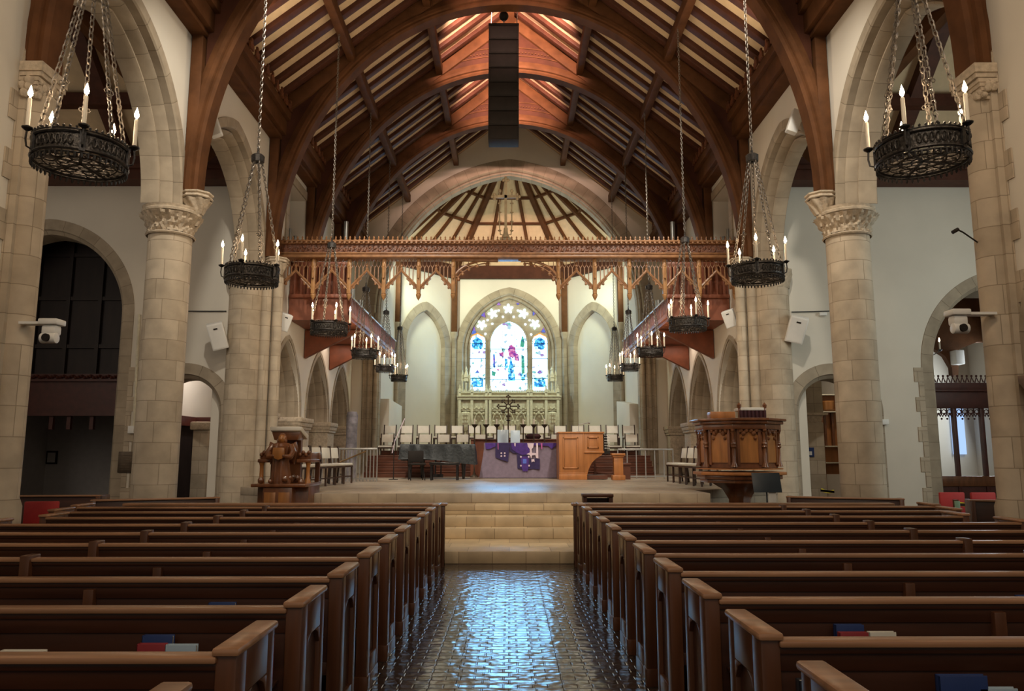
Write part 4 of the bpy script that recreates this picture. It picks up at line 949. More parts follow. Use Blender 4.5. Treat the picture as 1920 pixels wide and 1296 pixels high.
for (a, b) in ((864, 883), (887, 910), (921, 988), (998, 1022), (1026, 1044)):
    xa, xb = rp(a, 760)[0], rp(b, 760)[0]; m = MB(); n = 3 if b - a > 40 else 1; W = (xb - xa) / n
    for i in range(n):
        l, r, c = xa + W * i, xa + W * (i + 1), xa + W * (i + .5)
        for s in (-1, 1):
            q = [(c + s * W / 2 * (1 - u), -.02, zf - .55 + .5 * (1 - (1 - u) ** 2)) for u in [k / 8 for k in range(9)]]; m.tube(q, .03, 5)
            m.sphere((c + s * W * .28, -.02, zf - .42), .06, 6, 4); m.sphere((c + s * W * .2, -.02, zf - .12), .055, 6, 4); m.sphere((c + s * W * .36, -.02, zf - .08), .06, 6, 4)
        m.sphere((c, -.02, zf - .06), .07, 6, 5); m.box(c - .02, c + .02, -.04, .1, 0, zf - .5)
        m.box(l, r, -.02, .06, zf + .02, zc - .2)
        for k in range(5): m.sphere((l + W * (k + .5) / 5, -.03, zf + .12 + .05 * (k % 2)), .05, 6, 4)
    m.build('blind_arcade', 'bstone', t)
for px in (874, 1035):
    x = rp(px, 700)[0]; zt_ = rp(px, 688)[1]; m = MB()
    for dx in (-.16, 0, .16): m.box(x + dx - .035, x + dx + .035, .02, .2, ztop - .1, zt_ - .55); m.lathe([(.06, 0), (.04, .2), (.06, .22), (.001, .5)], (x + dx, .1, zt_ - .6), n=4)
    m.lathe([(.14, 0), (.1, .15), (.13, .18), (.04, .5), (.06, .54), (.001, .7)], (x, .1, zt_ - .65), n=6); m.build('pinnacle', 'bstone', t)
    m = MB(); m.lathe([(.02, -.25), (.16, -.12), (.22, 0), (.22, .55), (.12, .6)], (x, -.08, zf - .62), n=6)
    for k in range(3):
        for q in range(3): m.box(x - .14 + .1 * k, x - .07 + .1 * k, -.32, -.27, zf - .5 + .16 * q, zf - .4 + .16 * q)
    m.build('canopy', 'bstone', t)
# ================================================================== ALTAR
YA = 23.2
def ap(px, py): p = atY(px, py, YA); return p.x, p.z
ax0, ax1 = ap(910, 832)[0], ap(1043, 832)[0]; az = ap(970, 831)[1]
t = thing('altar', 'free-standing altar under a grey mauve cloth hung with purple banners', 'altar', (0, YA, .88)); az -= .88
MB().box(ax0 + .05, ax1 - .05, .08, .85, 0, az - .03).build('table', 'oakdark', t)
m = MB(); n = 48
vs, fs = [], []
for j in range(9):
    v = j / 8
    for i in range(n + 1):
        u = i / n; fl = .16 * max(0, (.10 - u) / .10) * (1 - v) ** 1.2
        vs.append((ax0 - .02 + (ax1 - ax0 + .04) * u - fl, -.0 - .05 * (1 - v) - (1 - v) * .022 * math.sin(u * 37 + math.sin(u * 11) * 2), .015 + (az - .015) * v))
for j in range(8):
    for i in range(n): a = j * (n + 1) + i; fs.append((a, a + 1, a + n + 2, a + n + 1))
m.add(vs, fs)
b0 = len(m.v)
m.box(ax0 - .02, ax1 + .02, 0, .92, az - .004, az + .012); m.box(ax0 - .04, ax0 - .02, 0, .92, .02, az); m.box(ax1 + .02, ax1 + .03, 0, .92, .02, az)
m.build('altar_cloth', 'cloth', t)
def drape(pts, mat, name, y=-.075, th=.018):
    q = []
    for (cx_, cy_) in pts: p = atY(840 + cx_ / 7.2, 720 + cy_ / 7.2, YA - .07); q.append((p.x, p.z - .88))
    MB().prism(q, lambda u, v, w: (u, w, v), y, y + th).build(name, mat, t)
drape([(500, 797), (1470, 797), (1470, 810), (1440, 850), (1400, 880), (1360, 840), (1230, 830), (830, 838), (640, 845), (560, 880), (510, 880)], 'purple', 'drape', -.062)
drape([(640, 800), (835, 800), (810, 1052), (700, 1020), (640, 992)], 'purpledark', 'banner', -.07)
drape([(830, 800), (1090, 800), (1090, 1010), (1240, 1010), (1240, 1155), (940, 1145), (930, 940), (880, 935), (835, 900)], 'purpledark', 'banner', -.07)
drape([(850, 802), (1100, 802), (1100, 950), (1000, 960), (930, 930), (860, 880)], 'purple', 'banner', -.082)
drape([(980, 980), (1090, 980), (1090, 1110), (1075, 1180), (1010, 1180), (990, 1110)], 'purple', 'banner', -.085)
drape([(1070, 800), (1160, 800), (1150, 860), (1130, 880), (1135, 930), (1190, 935), (1190, 800), (1215, 800), (1220, 1005), (1190, 1000), (1180, 960), (1135, 965), (1125, 1010), (1105, 960), (1060, 950), (1105, 925), (1105, 880), (1080, 850)], 'lilac', 'emblem', -.095)
for (a, b) in ((720, 935), (766, 935), (720, 975), (766, 972)):
    drape([(a + 12 * math.cos(q), b + 12 * math.sin(q)) for q in [2 * PI * k / 8 for k in range(8)]], 'lilac', 'emblem', -.08, .012)
drape([(1010, 1015), (1060, 1015), (1060, 1075), (1010, 1075)], 'bluecloth', 'emblem', -.095, .012)
for (a, b) in ((985, 985), (1090, 985), (985, 1105), (1095, 1105)): drape([(a - 14, b), (a, b - 16), (a + 14, b), (a, b + 16)], 'lilac', 'emblem', -.095, .012)
drape([(1125, 1020), (1165, 1015), (1170, 1055), (1150, 1045), (1130, 1060)], 'lilac', 'emblem', -.09)
drape([(668, 800), (682, 800), (682, 890), (672, 885)], 'pink', 'ribbon', -.088); drape([(1250, 800), (1275, 800), (1275, 880), (1260, 880)], 'pink', 'ribbon', -.088); drape([(893, 800), (915, 800), (912, 845), (898, 840)], 'lilac', 'ribbon', -.09)
zt_a = .88 + az
for i, (c0, c1, nm_) in enumerate(((668, 815, 'larger left'), (845, 972, 'smaller right'))):
    a = atY(840 + c0 / 7.2, 806, YA + .3); b = atY(840 + c1 / 7.2, 831, YA + .3)
    p = MB().box(a.x, b.x, YA + .29, YA + .31, zt_a + .012, a.z - (.0 if i == 0 else .02)).build('acrylic_panel', 'acrylic', bevel=.004); tag(p, '%s pale blue clear panel standing on the altar' % nm_, 'panel')
# candlesticks and processional cross behind the altar
for i, px in enumerate((890, 911.5, 931.5, 981, 1001, 1021)):
    yb = 24.42; p = atY(px, 796, yb); h = p.z - .88
    t = thing('candlestick', 'tall dark candlestick behind the altar, %s from the left of six' % ORD[i], 'candlestick', (p.x, yb, .88), group='altar candlesticks')
    MB().lathe([(.14, 0), (.12, .04), (.05, .08), (.022, .2), (.022, h - .12), (.03, h - .1), (.09, h - .03), (.11, h), (.001, h)], n=14).build('stand', 'bronze', t)
    MB().lathe([(.03, h), (.028, h + .16), (.001, h + .18)], n=10).build('candle', 'candle', t)
p = atY(953, 790, 24.4)
t = thing('processional_cross', 'bronze processional cross with flared leafy arms on a tall staff behind the altar', 'cross', (p.x, 24.4, .88)); h = p.z - .88
MB().lathe([(.16, 0), (.13, .05), (.03, .1), (.024, h), (.09, h + .03), (.03, h + .06), (.03, h + .15)], n=12).build('staff', 'bronze', t)
m = MB(); cz = atY(953, 762, 24.4).z - .88; m.tube([(.07 * math.cos(q), 0, cz + .07 * math.sin(q)) for q in [2 * PI * j / 14 for j in range(14)]], .02, 6, closed=True)
for j in range(8):
    a = 2 * PI * j / 8; L = .30 if j % 2 == 0 else .22; e = (L * math.cos(a), 0, cz + L * math.sin(a)); m.tube([(.07 * math.cos(a), 0, cz + .07 * math.sin(a)), e], .02, 6)
    for s in (-1, 0, 1): m.sphere((e[0] + .05 * math.cos(a + s * 1.3), 0, e[2] + .05 * math.sin(a + s * 1.3)), .032, 6, 4)
m.tube([(0, 0, h + .1), (0, 0, cz - .1)], .025, 6); m.build('cross', 'bronze', t)
# dark red panel (choir front) behind the altar
t = thing('choir_desk', 'dark red wooden choir front with a heavy top rail behind the altar', 'choir stall', (0, 24.75, .88))
a, b = atY(885, 823, 24.75), atY(1050, 823, 24.75); hz = a.z - .88
MB().box(a.x, b.x, 0, .06, 0, hz).build('panel', 'gallery', t); MB().box(a.x - .04, b.x + .04, -.05, .3, hz - .06, hz).build('top', 'riser', t, bevel=.01)
for i in range(5): x = a.x + (b.x - a.x) * i / 4; MB().box(x - .04, x + .04, -.02, .0, 0, hz - .06).build('stile', 'gallery', t)
m = MB(); m.lathe([(.2, 0), (.26, .08), (.2, .16), (.001, .18)], (0, 0, 0), n=16, sy=.6)
p = atY(1000, 823, 24.85); o = m.build('floral_wreath', 'fringe'); o.location = (p.x, 24.87, .88 + hz); tag(o, 'low dark arrangement lying on the choir front behind the altar', 'arrangement')
# ================================================================== CHOIR RISERS AND CHAIRS
for i in range(5):
    y = 24.9 + .55 * i + (0 if i < 1 else .0); z0, z1 = .88 + .17 * i, .88 + .17 * (i + 1)
    m = MB()
    for (xa, xb, yy) in ((-4.55, 4.55, y),): m.prism([(xa, yy), (xb, yy), (xb, 29.2), (xa, 29.2)], lambda u, v, w: (u, v, w), z0, z1)
    m.box(-4.57, 4.57, y - .02, y, z1 - .035, z1)
    tag(m.build('choir_riser', 'riser', bevel=.006), '%s dark wooden choir riser step behind the altar, counted from the front' % ORD[i], 'riser', 'choir risers')
for sx in (-1, 1):
    for i in range(4):
        m = MB(); m.box(sx * (2.75 if sx > 0 else 2.4), sx * 4.55, 24.0 + .22 * i, 24.9, .88 + .17 * i, .88 + .17 * (i + 1)); m.box(sx * (2.75 if sx > 0 else 2.4), sx * 4.55, 23.98 + .22 * i, 24.0 + .22 * i, .88 + .17 * (i + 1) - .035, .88 + .17 * (i + 1))
        tag(m.build('riser_step', 'riser', bevel=.006), '%s wooden step up to the choir risers on the %s, counted from the floor' % (ORD[i], SIDE[sx]), 'step', 'steps to the choir risers')
def chair(label, loc, rz, group, sc=1.0):
    t = thing('choir_chair', label, 'chair', loc, rz, group)
    for sx in (-1, 1):
        MB().box(sx * .20, sx * .235, -.215, -.18, 0, .44).build('leg', 'chair', t)
        MB().prism([(.20, 0), (.235, 0), (.20, .44), (.25, .92), (.215, .92), (.165, .44)], lambda u, v, w: (w, u, v), sx * .20, sx * .235).build('leg', 'chair', t)
    MB().box(-.235, .235, -.22, .21, .40, .44).build('seat_frame', 'chair', t); MB().box(-.23, .23, -.225, .19, .44, .50).build('cushion', 'cushion', t, bevel=.02)
    MB().prism([(.18, .62), (.215, .62), (.255, .88), (.22, .88)], lambda u, v, w: (w, u, v), -.20, .20).build('back_pad', 'cushion', t, bevel=.012)
    MB().box(-.2, .2, -.205, -.185, .16, .19).build('stretcher', 'chair', t)
    return t
c0 = None; CR = [(26.05, 1.05 + .17 * 2.0, 14, -4.2, 'front'), (27.15, .88 + .17 * 5, 15, -4.3, 'back')]
for (y, z, n, xs, nm_) in CR:
    z = .88 + .17 * (3 if nm_ == 'front' else 5)
    for i in range(n):
        x = xs + i * (2 * -xs) / (n - 1); lb = 'dark chair with white seat on the choir risers, %s row, %s from the left' % (nm_, ORD[i])
        if c0 is None: c0 = chair(lb, (x, y, z), random.uniform(-.1, .1), 'chairs on the choir risers')
        else: dup(c0, lb, (x, y + random.uniform(-.05, .05), z), random.uniform(-.15, .15))
for i in range(5):
    p = atZ(594 + 12.5 * i, 918 - 5 * i, .88); dup(c0, 'dark chair with white seat in the side row by the lectern, %s from the nave' % ORD[i], (-4.45 + .05 * i, 16.6 + .68 * i, .88), PI / 2 - .25 + random.uniform(-.1, .1), 'chairs by the lectern')
for i in range(5): dup(c0, 'dark chair with white seat in the side row by the pulpit, %s from the nave' % ORD[i], (4.45, 17.4 + .72 * i, .88), -PI / 2 + .25 + random.uniform(-.12, .12), 'chairs by the pulpit')
# ================================================================== PIANO
YP = 22.3
def pq(px, py): p = atY(px, py, YP); return p.x, p.z - .88
t = thing('grand_piano', 'black grand piano under a quilted dark cover left of the altar', 'piano', (0, YP, .88))
xl, zt_ = pq(752, 833); xr, _ = pq(888, 833); zb_ = pq(820, 862)[1]
poly = [(xl, 0), (xr, .0), (xr, .5), (xr - .35, 1.0), (xr - .9, 1.25), (xl + .75, 1.35), (xl, 1.4)]
m = MB(); N = 60; out = []
per = []
for i in range(len(poly)):
    a, b = Vector(poly[i]), Vector(poly[(i + 1) % len(poly)]); k = max(2, int((b - a).length / .06))
    per += [a.lerp(b, j / k) for j in range(k)]
cen = Vector(((xl + xr) / 2, .7)); vs = []; fs = []; K = len(per)
for j, (z, g) in enumerate(((zt_, .0), (zt_ - .03, .035), (zt_ - .2, .05), (zb_ + .05, .07), (zb_ - .05, .09))):
    for i, p in enumerate(per):
        d = (p - cen).normalized(); wv = g + (.02 * math.sin(i * .9) if j > 1 else 0); zz = z + (.05 * math.sin(i * .13) if j > 3 else 0) - (.10 * (p.x - xl) / (xr - xl) - .05 if j > 3 else 0); vs.append((p.x + d.x * wv, p.y + d.y * wv, zz))
for j in range(4):
    for i in range(K): fs.append((j * K + i, (j + 1) * K + i, (j + 1) * K + (i + 1) % K, j * K + (i + 1) % K))
fs.append(tuple(range(K)))
m.add(vs, fs); m.build('cover', 'piano', t)
MB().prism(poly, lambda u, v, w: (u, v, w), zb_ - .02, zt_ - .04).build('case', 'pianoblack', t, bevel=.01)
for (x, y) in ((xl + .25, .2), (xr - .3, .25), (xl + .5, 1.15)):
    MB().lathe([(.035, 0), (.04, .04), (.05, .1), (.06, .3), (.085, zb_ - .02)], (x, y, 0), n=10).build('leg', 'pianoblack', t)
m = MB(); m.box((xl + xr) / 2 - .15, (xl + xr) / 2 + .15, .35, .5, .05, .14); m.box((xl + xr) / 2 - .1, (xl + xr) / 2 - .06, .4, .44, .1, zb_); m.box((xl + xr) / 2 + .06, (xl + xr) / 2 + .1, .4, .44, .1, zb_); m.build('pedal_lyre', 'pianoblack', t)
t = thing('piano_bench', 'black piano bench standing before the covered grand piano', 'bench', (pq(838, 880)[0], YP - .75, .88))
MB().box(-.42, .42, -.18, .18, .42, .5).build('seat', 'pianoblack', t, bevel=.02)
for a in (-.36, .36):
    for b in (-.13, .13): MB().box(a - .03, a + .03, b - .03, b + .03, 0, .42).build('leg', 'pianoblack', t)
t = thing('music_chair', 'dark low chair with crossed legs in front of the piano', 'chair', (pq(788, 880)[0], YP - .8, .88), .3)
MB().box(-.22, .22, -.2, .2, .42, .48).build('seat', 'black', t, bevel=.02); MB().box(-.22, .22, .18, .22, .5, .82).build('backrest', 'black', t, bevel=.01)
for s in (-1, 1): MB().tube([(s * .2, -.18, 0), (s * .2, .18, .42)], .014, 6).tube([(s * .2, .18, 0), (s * .2, .2, .6)], .014, 6).build('leg', 'black', t)
t = thing('microphone_stand', 'boom microphone stand leaning between the risers and the piano', 'stand', (pq(741, 880)[0], YP - .3, .88))
MB().lathe([(.14, 0), (.13, .02), (.015, .03), (.012, 1.2)], n=12).build('base', 'black', t); MB().tube([(-.05, 0, .75), (.02, 0, 1.1), (.28, .1, 1.75)], .014, 6).build('boom', 'lilac', t)
# ================================================================== ORGAN CONSOLE
YO = 21.9
def oq(px, py): p = atY(px, py, YO); return p.x, p.z - .88
t = thing('organ_console', 'orange oak organ console seen from its panelled side, right of the altar', 'organ console', (0, YO, .88))
xa, zt_ = oq(1048, 811); xb, _ = oq(1094, 811); xd, _ = oq(1131, 811); zk = oq(1120, 850)[1]; xf = oq(1101, 897)[0]
pts = [(xa, 0), (xf, 0), (xf, .12), (oq(1104, 880)[0], oq(1104, 880)[1]), oq(1110, 868), oq(1118, 860), oq(1128, 854), (xd, zk + .02), (xd, zt_ - .03), (xa, zt_ - .03)]
MB().prism(pts, lambda u, v, w: (u, w, v), 0, .06).build('side_panel', 'oak', t, bevel=.008)
MB().prism([(p[0], p[1]) for p in pts], lambda u, v, w: (u, w, v), 1.15, 1.21).build('side_panel', 'oak', t, bevel=.008)
MB().box(xa, xa + .05, .06, 1.15, 0, zt_ - .03).build('back_panel', 'oak', t); MB().box(xa - .03, xd + .03, -.03, 1.24, zt_ - .03, zt_ + .02).build('lid', 'oak', t, bevel=.012)
def frame(x0, x1, z0, z1, wd=.045):
    m = MB()
    for b in ((x0, x1, z0, z0 + wd), (x0, x1, z1 - wd, z1), (x0, x0 + wd, z0, z1), (x1 - wd, x1, z0, z1)): m.box(b[0], b[1], -.028, .0, b[2], b[3])
    return m
for (a, b) in (((1055, 820), (1085, 879)), ((1101, 819), (1123, 841))):
    q, r = oq(*a), oq(*b); frame(q[0], r[0], r[1], q[1]).build('panel_moulding', 'oak', t, bevel=.01)
m = MB(); m.box(xa - .01, xf + .0, -.03, .0, 0, .16); m.box(xa - .01, xf, -.02, 0, .16, .2); q = oq(1095, 846); m.box(q[0], xd + .02, -.03, 0, q[1] - .06, q[1]); m.box(xb - .02, xb + .02, -.015, 0, .2, zt_ - .03); m.build('plinth', 'oak', t, bevel=.01)
a, b = oq(1130, 814), oq(1143, 846)
st = MB().box(xd - .1, b[0] - .05, .1, 1.1, b[1], a[1]).build('stop_jamb', 'black', t)
m = MB()
for i in range(6):
    for j in range(3): m.sphere((xd + .06 + .055 * j, .085, b[1] + .08 + .075 * i), .018, 6, 4)
m.build('stop_knob', 'white', st)
MB().box(xd - .35, xd + .2, .1, 1.1, zk - .02, zk + .06).build('keyboard', 'black', t); MB().box(xf - .05, oq(1140, 880)[0], .1, 1.1, .02, .12).build('pedalboard', 'riser', t)
p = atY(1085, 808, YO + .4); t2 = thing('desk_lamp', 'thin folding reading lamp on top of the organ console', 'lamp', (p.x, YO + .4, .88 + zt_ + .02))
MB().lathe([(.06, 0), (.06, .02), (.01, .02), (.01, .24)], n=10).build('base', 'silver', t2); MB().tube([(0, 0, .22), (.3, 0, .27), (.34, 0, .24)], .012, 6).sphere((.3, 0, .27), .035, 7, 5).build('arm', 'silver', t2)
t = thing('organ_bench', 'dark low organ bench at the right of the console', 'bench', (oq(1125, 885)[0] + .62, YO + .6, .88))
MB().box(-.1, .3, -.45, .45, .40, .47).build('seat', 'riser', t, bevel=.012); MB().box(-.08, .28, -.42, -.36, 0, .4).build('side', 'riser', t); MB().box(-.08, .28, .36, .42, 0, .4).build('side', 'riser', t)
a, b = oq(1148, 853), oq(1166, 897)
t = thing('newel_post', 'square orange oak newel post with moulded cap right of the organ console', 'post', ((a[0] + b[0]) / 2, YO - .2, .88)); wd = (b[0] - a[0]) / 2; zz = a[1]
MB().box(-wd, wd, -wd, wd, 0, zz).build('shaft', 'oak', t, bevel=.01); MB().box(-wd - .05, wd + .05, -wd - .05, wd + .05, 0, .14).build('base', 'oak', t, bevel=.015)
m = MB(); m.box(-wd - .06, wd + .06, -wd - .06, wd + .06, zz - .02, zz + .04); m.box(-wd - .03, wd + .03, -wd - .03, wd + .03, zz - .07, zz - .02); m.build('cap', 'oak', t, bevel=.012)
# ================================================================== PULPIT
t = thing('pulpit', 'carved polygonal wooden pulpit with golden panels and a reading desk, right of the steps', 'pulpit', (4.55, 15.2, 0))
def pz(py): return atY(1380, py, 14.5).z
zr, zc, zl, zb2, zm = pz(786), pz(803), pz(878), pz(890), pz(905)
R1 = .74
def octp(r, z0, z1, m, rot=PI / 8): return m.lathe([(r, z0), (r, z1)], n=8, a0=rot, a1=rot + 2 * PI, caps=True)
octp(R1, zl, zc, MB()).build('body', 'oakdark', t)
m = MB(); octp(R1 + .20, zr - .03, zr + .02, m); octp(R1 + .14, zr - .09, zr - .03, m); octp(R1 + .09, zc - .02, zr - .09, m); m.build('cornice', 'oakdark', t, bevel=.012)
m = MB(); octp(R1 + .16, zb2 - .02, zb2 + .04, m); octp(R1 + .1, zl - .02, zb2 + .1, m); m.build('base_ledge', 'oak', t, bevel=.012)
m = MB(); octp(R1 + .08, zm + .05, zb2 - .02, m); octp(R1 + .02, zm - .02, zm + .05, m); m.build('underside', 'oakdark', t, bevel=.01)
for i in range(8):
    a = PI / 8 + PI / 4 * i; d = Vector((math.cos(a), math.sin(a), 0))
    m = MB(); c = d * (R1 + .03); m.lathe([(.07, 0), (.05, .06), (.035, .1), (.03, .35), (.055, .38), (.03, .42), (.03, .62), (.05, .66)], (c.x, c.y, zl + .02), n=10); m.sphere((c.x, c.y, zl + .46), .05, 8, 6)
    for k in range(4): m.sphere((c.x + d.x * .02, c.y + d.y * .02, zl + .72 + .055 * k), .042 - .004 * k, 7, 5)
    m.build('corner_shaft', 'oakdark', t)
    b = a + PI / 8; e = Vector((math.cos(b), math.sin(b), 0)); n_ = Vector((-e.y, e.x, 0)); mid = e * (R1 * math.cos(PI / 8) + .01); W = R1 * math.sin(PI / 8) * .62
    mp_ = (lambda mid, n_, e: lambda u, v, w: mid + n_ * u + e * w + Vector((0, 0, v)))(mid, n_, e)
    MB().prism([(-W, zl + .1), (W, zl + .1), (W, zl + .62), (0, zl + .78), (-W, zl + .62)], mp_, 0, .012).build('panel', 'oakgold', t)
    m = MB()
    for s in (-1, 1):
        m.prism([(s * W, zl + .06), (s * (W + .05), zl + .06), (s * (W + .05), zc), (s * W, zc)], mp_, 0, .03)
        for k in range(3): p_ = mp_(s * W * (.25 + .3 * k), zl + .66 + .05 * ((k + 1) % 2), .02); m.sphere(p_, .05, 7, 5)
        p_ = mp_(s * W * .7, zl + .56, .02); m.sphere(p_, .035, 6, 4)
    m.prism([(-W, zl + .72), (W, zl + .72), (W, zc), (-W, zc)], mp_, 0, .022); m.build('carved_tracery', 'oakdark', t)
MB().lathe([(.5, 0), (.5, .15), (.28, .25), (.22, .45), (.22, zm - .35), (.34, zm - .15), (.6, zm)], n=8).build('pedestal', 'oakdark', t)
dz = atY(1400, 763, 14.7).z
ds = MB().box(-.02, .44, -.36, .1, dz - .06, dz).build('book_desk', 'cushion', t, bevel=.01)
m = MB()
for i in range(7): x = -.02 + .46 * i / 6.0; m.lathe([(.001, -.26), (.03, -.2), (.035, -.06)], (x, -.37, dz), n=6)
m.box(-.02, .44, -.36, -.35, dz - .22, dz - .06); m.build('fringe', 'fringe', ds)
for s in (-.04, .46): MB().lathe([(.03, zr), (.025, dz - .02), (.04, dz), (.045, dz + .05), (.001, dz + .1)], (s, -.33, 0), n=8).build('finial', 'oakdark', t)
MB().box(-.62, -.14, -.42, -.1, zr + .02, zr + .16).build('book_rest', 'oak', t, bevel=.02)
# music stand in front of the pulpit
p = atY(1438, 905, 13.6)
t = thing('music_stand', 'blue-black music stand with a white sheet below its desk, before the pulpit', 'music stand', (p.x, 13.6, 0))
MB().prism([(-.25, -.17), (.25, -.17), (.25, .17), (-.25, .17)], lambda u, v, w: (u, w + v * .3, p.z + v), -.008, .008).build('desk', 'slate', t, bevel=.004)
m = MB(); m.tube([(0, .02, .03), (0, .02, p.z)], .014, 6)
for a in range(3): m.tube([(0, .02, .25), (.3 * math.cos(a * 2.1 + .5), .02 + .3 * math.sin(a * 2.1 + .5), .01)], .012, 6)
m.build('tripod', 'slate', t); MB().box(.02, .15, -.02, -.015, p.z - .38, p.z - .17).build('sheet', 'white', t)
# ================================================================== LECTERN WITH FIGURE
t = thing('lectern', 'carved wooden lectern with a robed standing figure and golden corner posts, left of the steps', 'lectern', (-4.2, 14.3, 0))
def lz(py): return atY(545, py, 14.3).z
def lx(px): return atY(px, 880, 14.3).x + 4.2
m = MB(); zt_ = lz(905); m.box(lx(497), lx(590), -.35, .45, 0, zt_ - .06); m.box(lx(515), lx(567), -.62, -.3, 0, zt_ - .06); m.build('pedestal', 'oakdark', t, bevel=.01)
MB().box(lx(494), lx(592), -.66, .5, zt_ - .06, zt_).build('plinth_ledge', 'oakdark', t, bevel=.015)
for k in range(2): MB().box(lx(518) + .25 * k, lx(518) + .25 * k + .2, -.635, -.61, .35, zt_ - .15).build('panel', 'oakgold', t, bevel=.005)
zu = lz(863)
for px in (501, 586):
    MB().lathe([(.06, 0), (.05, .06), (.036, .1), (.036, zu - zt_ - .1), (.055, zu - zt_ - .04), (.06, zu - zt_)], (lx(px), -.3, zt_), n=12).build('corner_post', 'oakgold', t)
    MB().box(lx(px) - .04, lx(px) + .04, .35, .43, zt_, zu).build('rear_post', 'oakdark', t)
m = MB()
for (qa, qb) in ((495, 518), (566, 592)):
    m.box(lx(qa), lx(qb), -.37, .45, zu - .04, zu + .02); m.box(lx(qa) + .02, lx(qb) - .02, -.3, .4, zu + .02, zu + .14)
    for k in range(4): m.sphere((lx(qa) + .05 + (lx(qb) - lx(qa) - .1) * k / 3, -.31, zu + .10 + .04 * (k % 2)), .04, 6, 4)
m.box(lx(495), lx(592), .3, .42, zu - .04, zu + .14)
m.build('gallery_rail', 'oakdark', t, bevel=.008)
MB().box(lx(519), lx(563), .0, .12, zt_, lz(815)).build('back_board', 'oakdark', t)
zs = lz(806); m = MB(); m.prism([(lx(514), zs - .03), (lx(570), zs - .03), (lx(572), zs + .05), (lx(512), zs + .05)], lambda u, v, w: (u, w, v - (w + .3) * .3), -.30, .2); m.build('book_desk', 'cushion', t, bevel=.015)
m = MB(); m.prism([(lx(520), zs - .2), (lx(563), zs - .2), (lx(568), zs - .05), (lx(515), zs - .05)], lambda u, v, w: (u, w, v), -.25, .15); m.build('desk_support', 'oakdark', t, bevel=.01)
fg = bpy.data.objects.new('figure', None); COL.objects.link(fg); fg.parent = t; fx = lx(541); z0 = zt_; z1 = lz(816); H = z1 - z0; fg.location = (fx, -.46, z0 - .02)
def fold(a, z, r): return r * (1 + .07 * math.sin(9 * a + 4 * z) + .04 * math.sin(17 * a - 3 * z))
m = MB(); m.lathe([(.12, 0), (.17, .01), (.175, .1 * H), (.15, .3 * H), (.14, .5 * H), (.165, .66 * H), (.18, .78 * H), (.14, .835 * H), (.06, .86 * H), (.05, .88 * H)], n=40, fn=fold, sy=.75)
m.build('robed_body', 'oakdark', fg)
m = MB(); m.sphere((0, -.01, .93 * H), .068, 14, 10, sy=1.1, sz=1.25); m.sphere((0, -.085, .925 * H), .016, 6, 5, sz=1.4); m.sphere((-.026, -.068, .945 * H), .012, 6, 4); m.sphere((.026, -.068, .945 * H), .012, 6, 4); m.sphere((0, -.068, .895 * H), .018, 6, 4, sz=.5); m.build('head', 'oakgold', fg)
m = MB(); m.sphere((0, .015, .945 * H), .078, 14, 8, sz=1.2); m.sphere((-.06, .0, .89 * H), .035, 8, 6, sz=1.6); m.sphere((.06, 0, .89 * H), .035, 8, 6, sz=1.6); m.build('hair', 'oakdark', fg)
for s in (-1, 1):
    m = MB(); m.tube([(s * .16, 0, .8 * H), (s * .22, -.04, .66 * H), (s * .19, -.12, .56 * H), (s * .1, -.17, .58 * H)], [.055, .06, .055, .03], 10); m.sphere((s * .09, -.175, .585 * H), .034, 8, 6); m.build('arm', 'oakdark', fg)
    m = MB(); m.prism([(s * .1, .80 * H), (s * .24, .88 * H), (s * .27, .74 * H), (s * .22, .4 * H), (s * .15, .5 * H)], lambda u, v, w: (u, w, v), .06, .1); m.build('wing', 'oakdark', fg, bevel=.015)
sh = [(-.10, .75 * H), (.10, .75 * H), (.11, .62 * H), (.07, .53 * H), (0, .50 * H), (-.07, .53 * H), (-.11, .62 * H)]
MB().prism(sh, lambda u, v, w: (u, w, v), -.20, -.165).build('shield', 'oakgold', fg, bevel=.012)
m = MB()
for k in range(26): m.sphere((random.uniform(lx(508), lx(580)), random.uniform(-.62, .1), zt_ + random.uniform(0, .12)), random.uniform(.03, .06), 7, 5)
m.build('carved_foliage', 'oakdark', t)
# small litany desk on the steps
p = atY(1120, 932, 12.0)
t = thing('litany_desk', 'small dark kneeling desk standing by the right end of the steps', 'desk', (p.x, 12.0, .18))
MB().box(-.24, .24, -.12, .14, p.z - .18 - .0, p.z - .18 + .05).build('top', 'pew', t, bevel=.01)
for s in (-.2, .2): MB().box(s - .03, s + .03, -.1, .12, 0, p.z - .18).build('side', 'pew', t)
MB().box(-.2, .2, .08, .1, .1, p.z - .2).build('panel', 'pew', t)
# silver choir rails and rolled carpet
for sx, xa, xb, yy, n in ((-1, -5.3, -3.55, 20.6, 20), (1, 3.25, 4.9, 22.9, 7)):
    t = thing('choir_screen_rail', 'low grey vertical-bar rail before the %s choir steps' % SIDE[sx], 'railing', (xa, yy, .88)); Wd = xb - xa
    MB().box(0, Wd, -.03, .03, .84, .89).build('top_rail', 'silver', t, bevel=.008); MB().box(0, Wd, -.02, .02, .05, .09).build('bottom_rail', 'silver', t)
    for i in range(n): MB().box(Wd * i / (n - 1) - .014, Wd * i / (n - 1) + .014, -.014, .014, 0, .86).build('baluster', 'silver', t)
    if sx < 0: MB().tube([(.55, -.06, .42), (1.45, -.06, .80)], .02, 6).build('handrail', 'brass', t)
p = atY(660, 800, 23.6); t = thing('rolled_carpet', 'upright roll of grey patterned carpet leaning against the left choir pier', 'carpet roll', (p.x, 23.6, .88), 0)
MB().lathe([(.17, 0), (.18, .3), (.165, 1.1), (.18, 1.9), (.15, 2.02), (.09, 2.03), (.085, 1.95)], n=26, fn=lambda a, z, r: r * (1 + .05 * math.sin(2 * a + z * 5))).build('roll', 'rug', t)
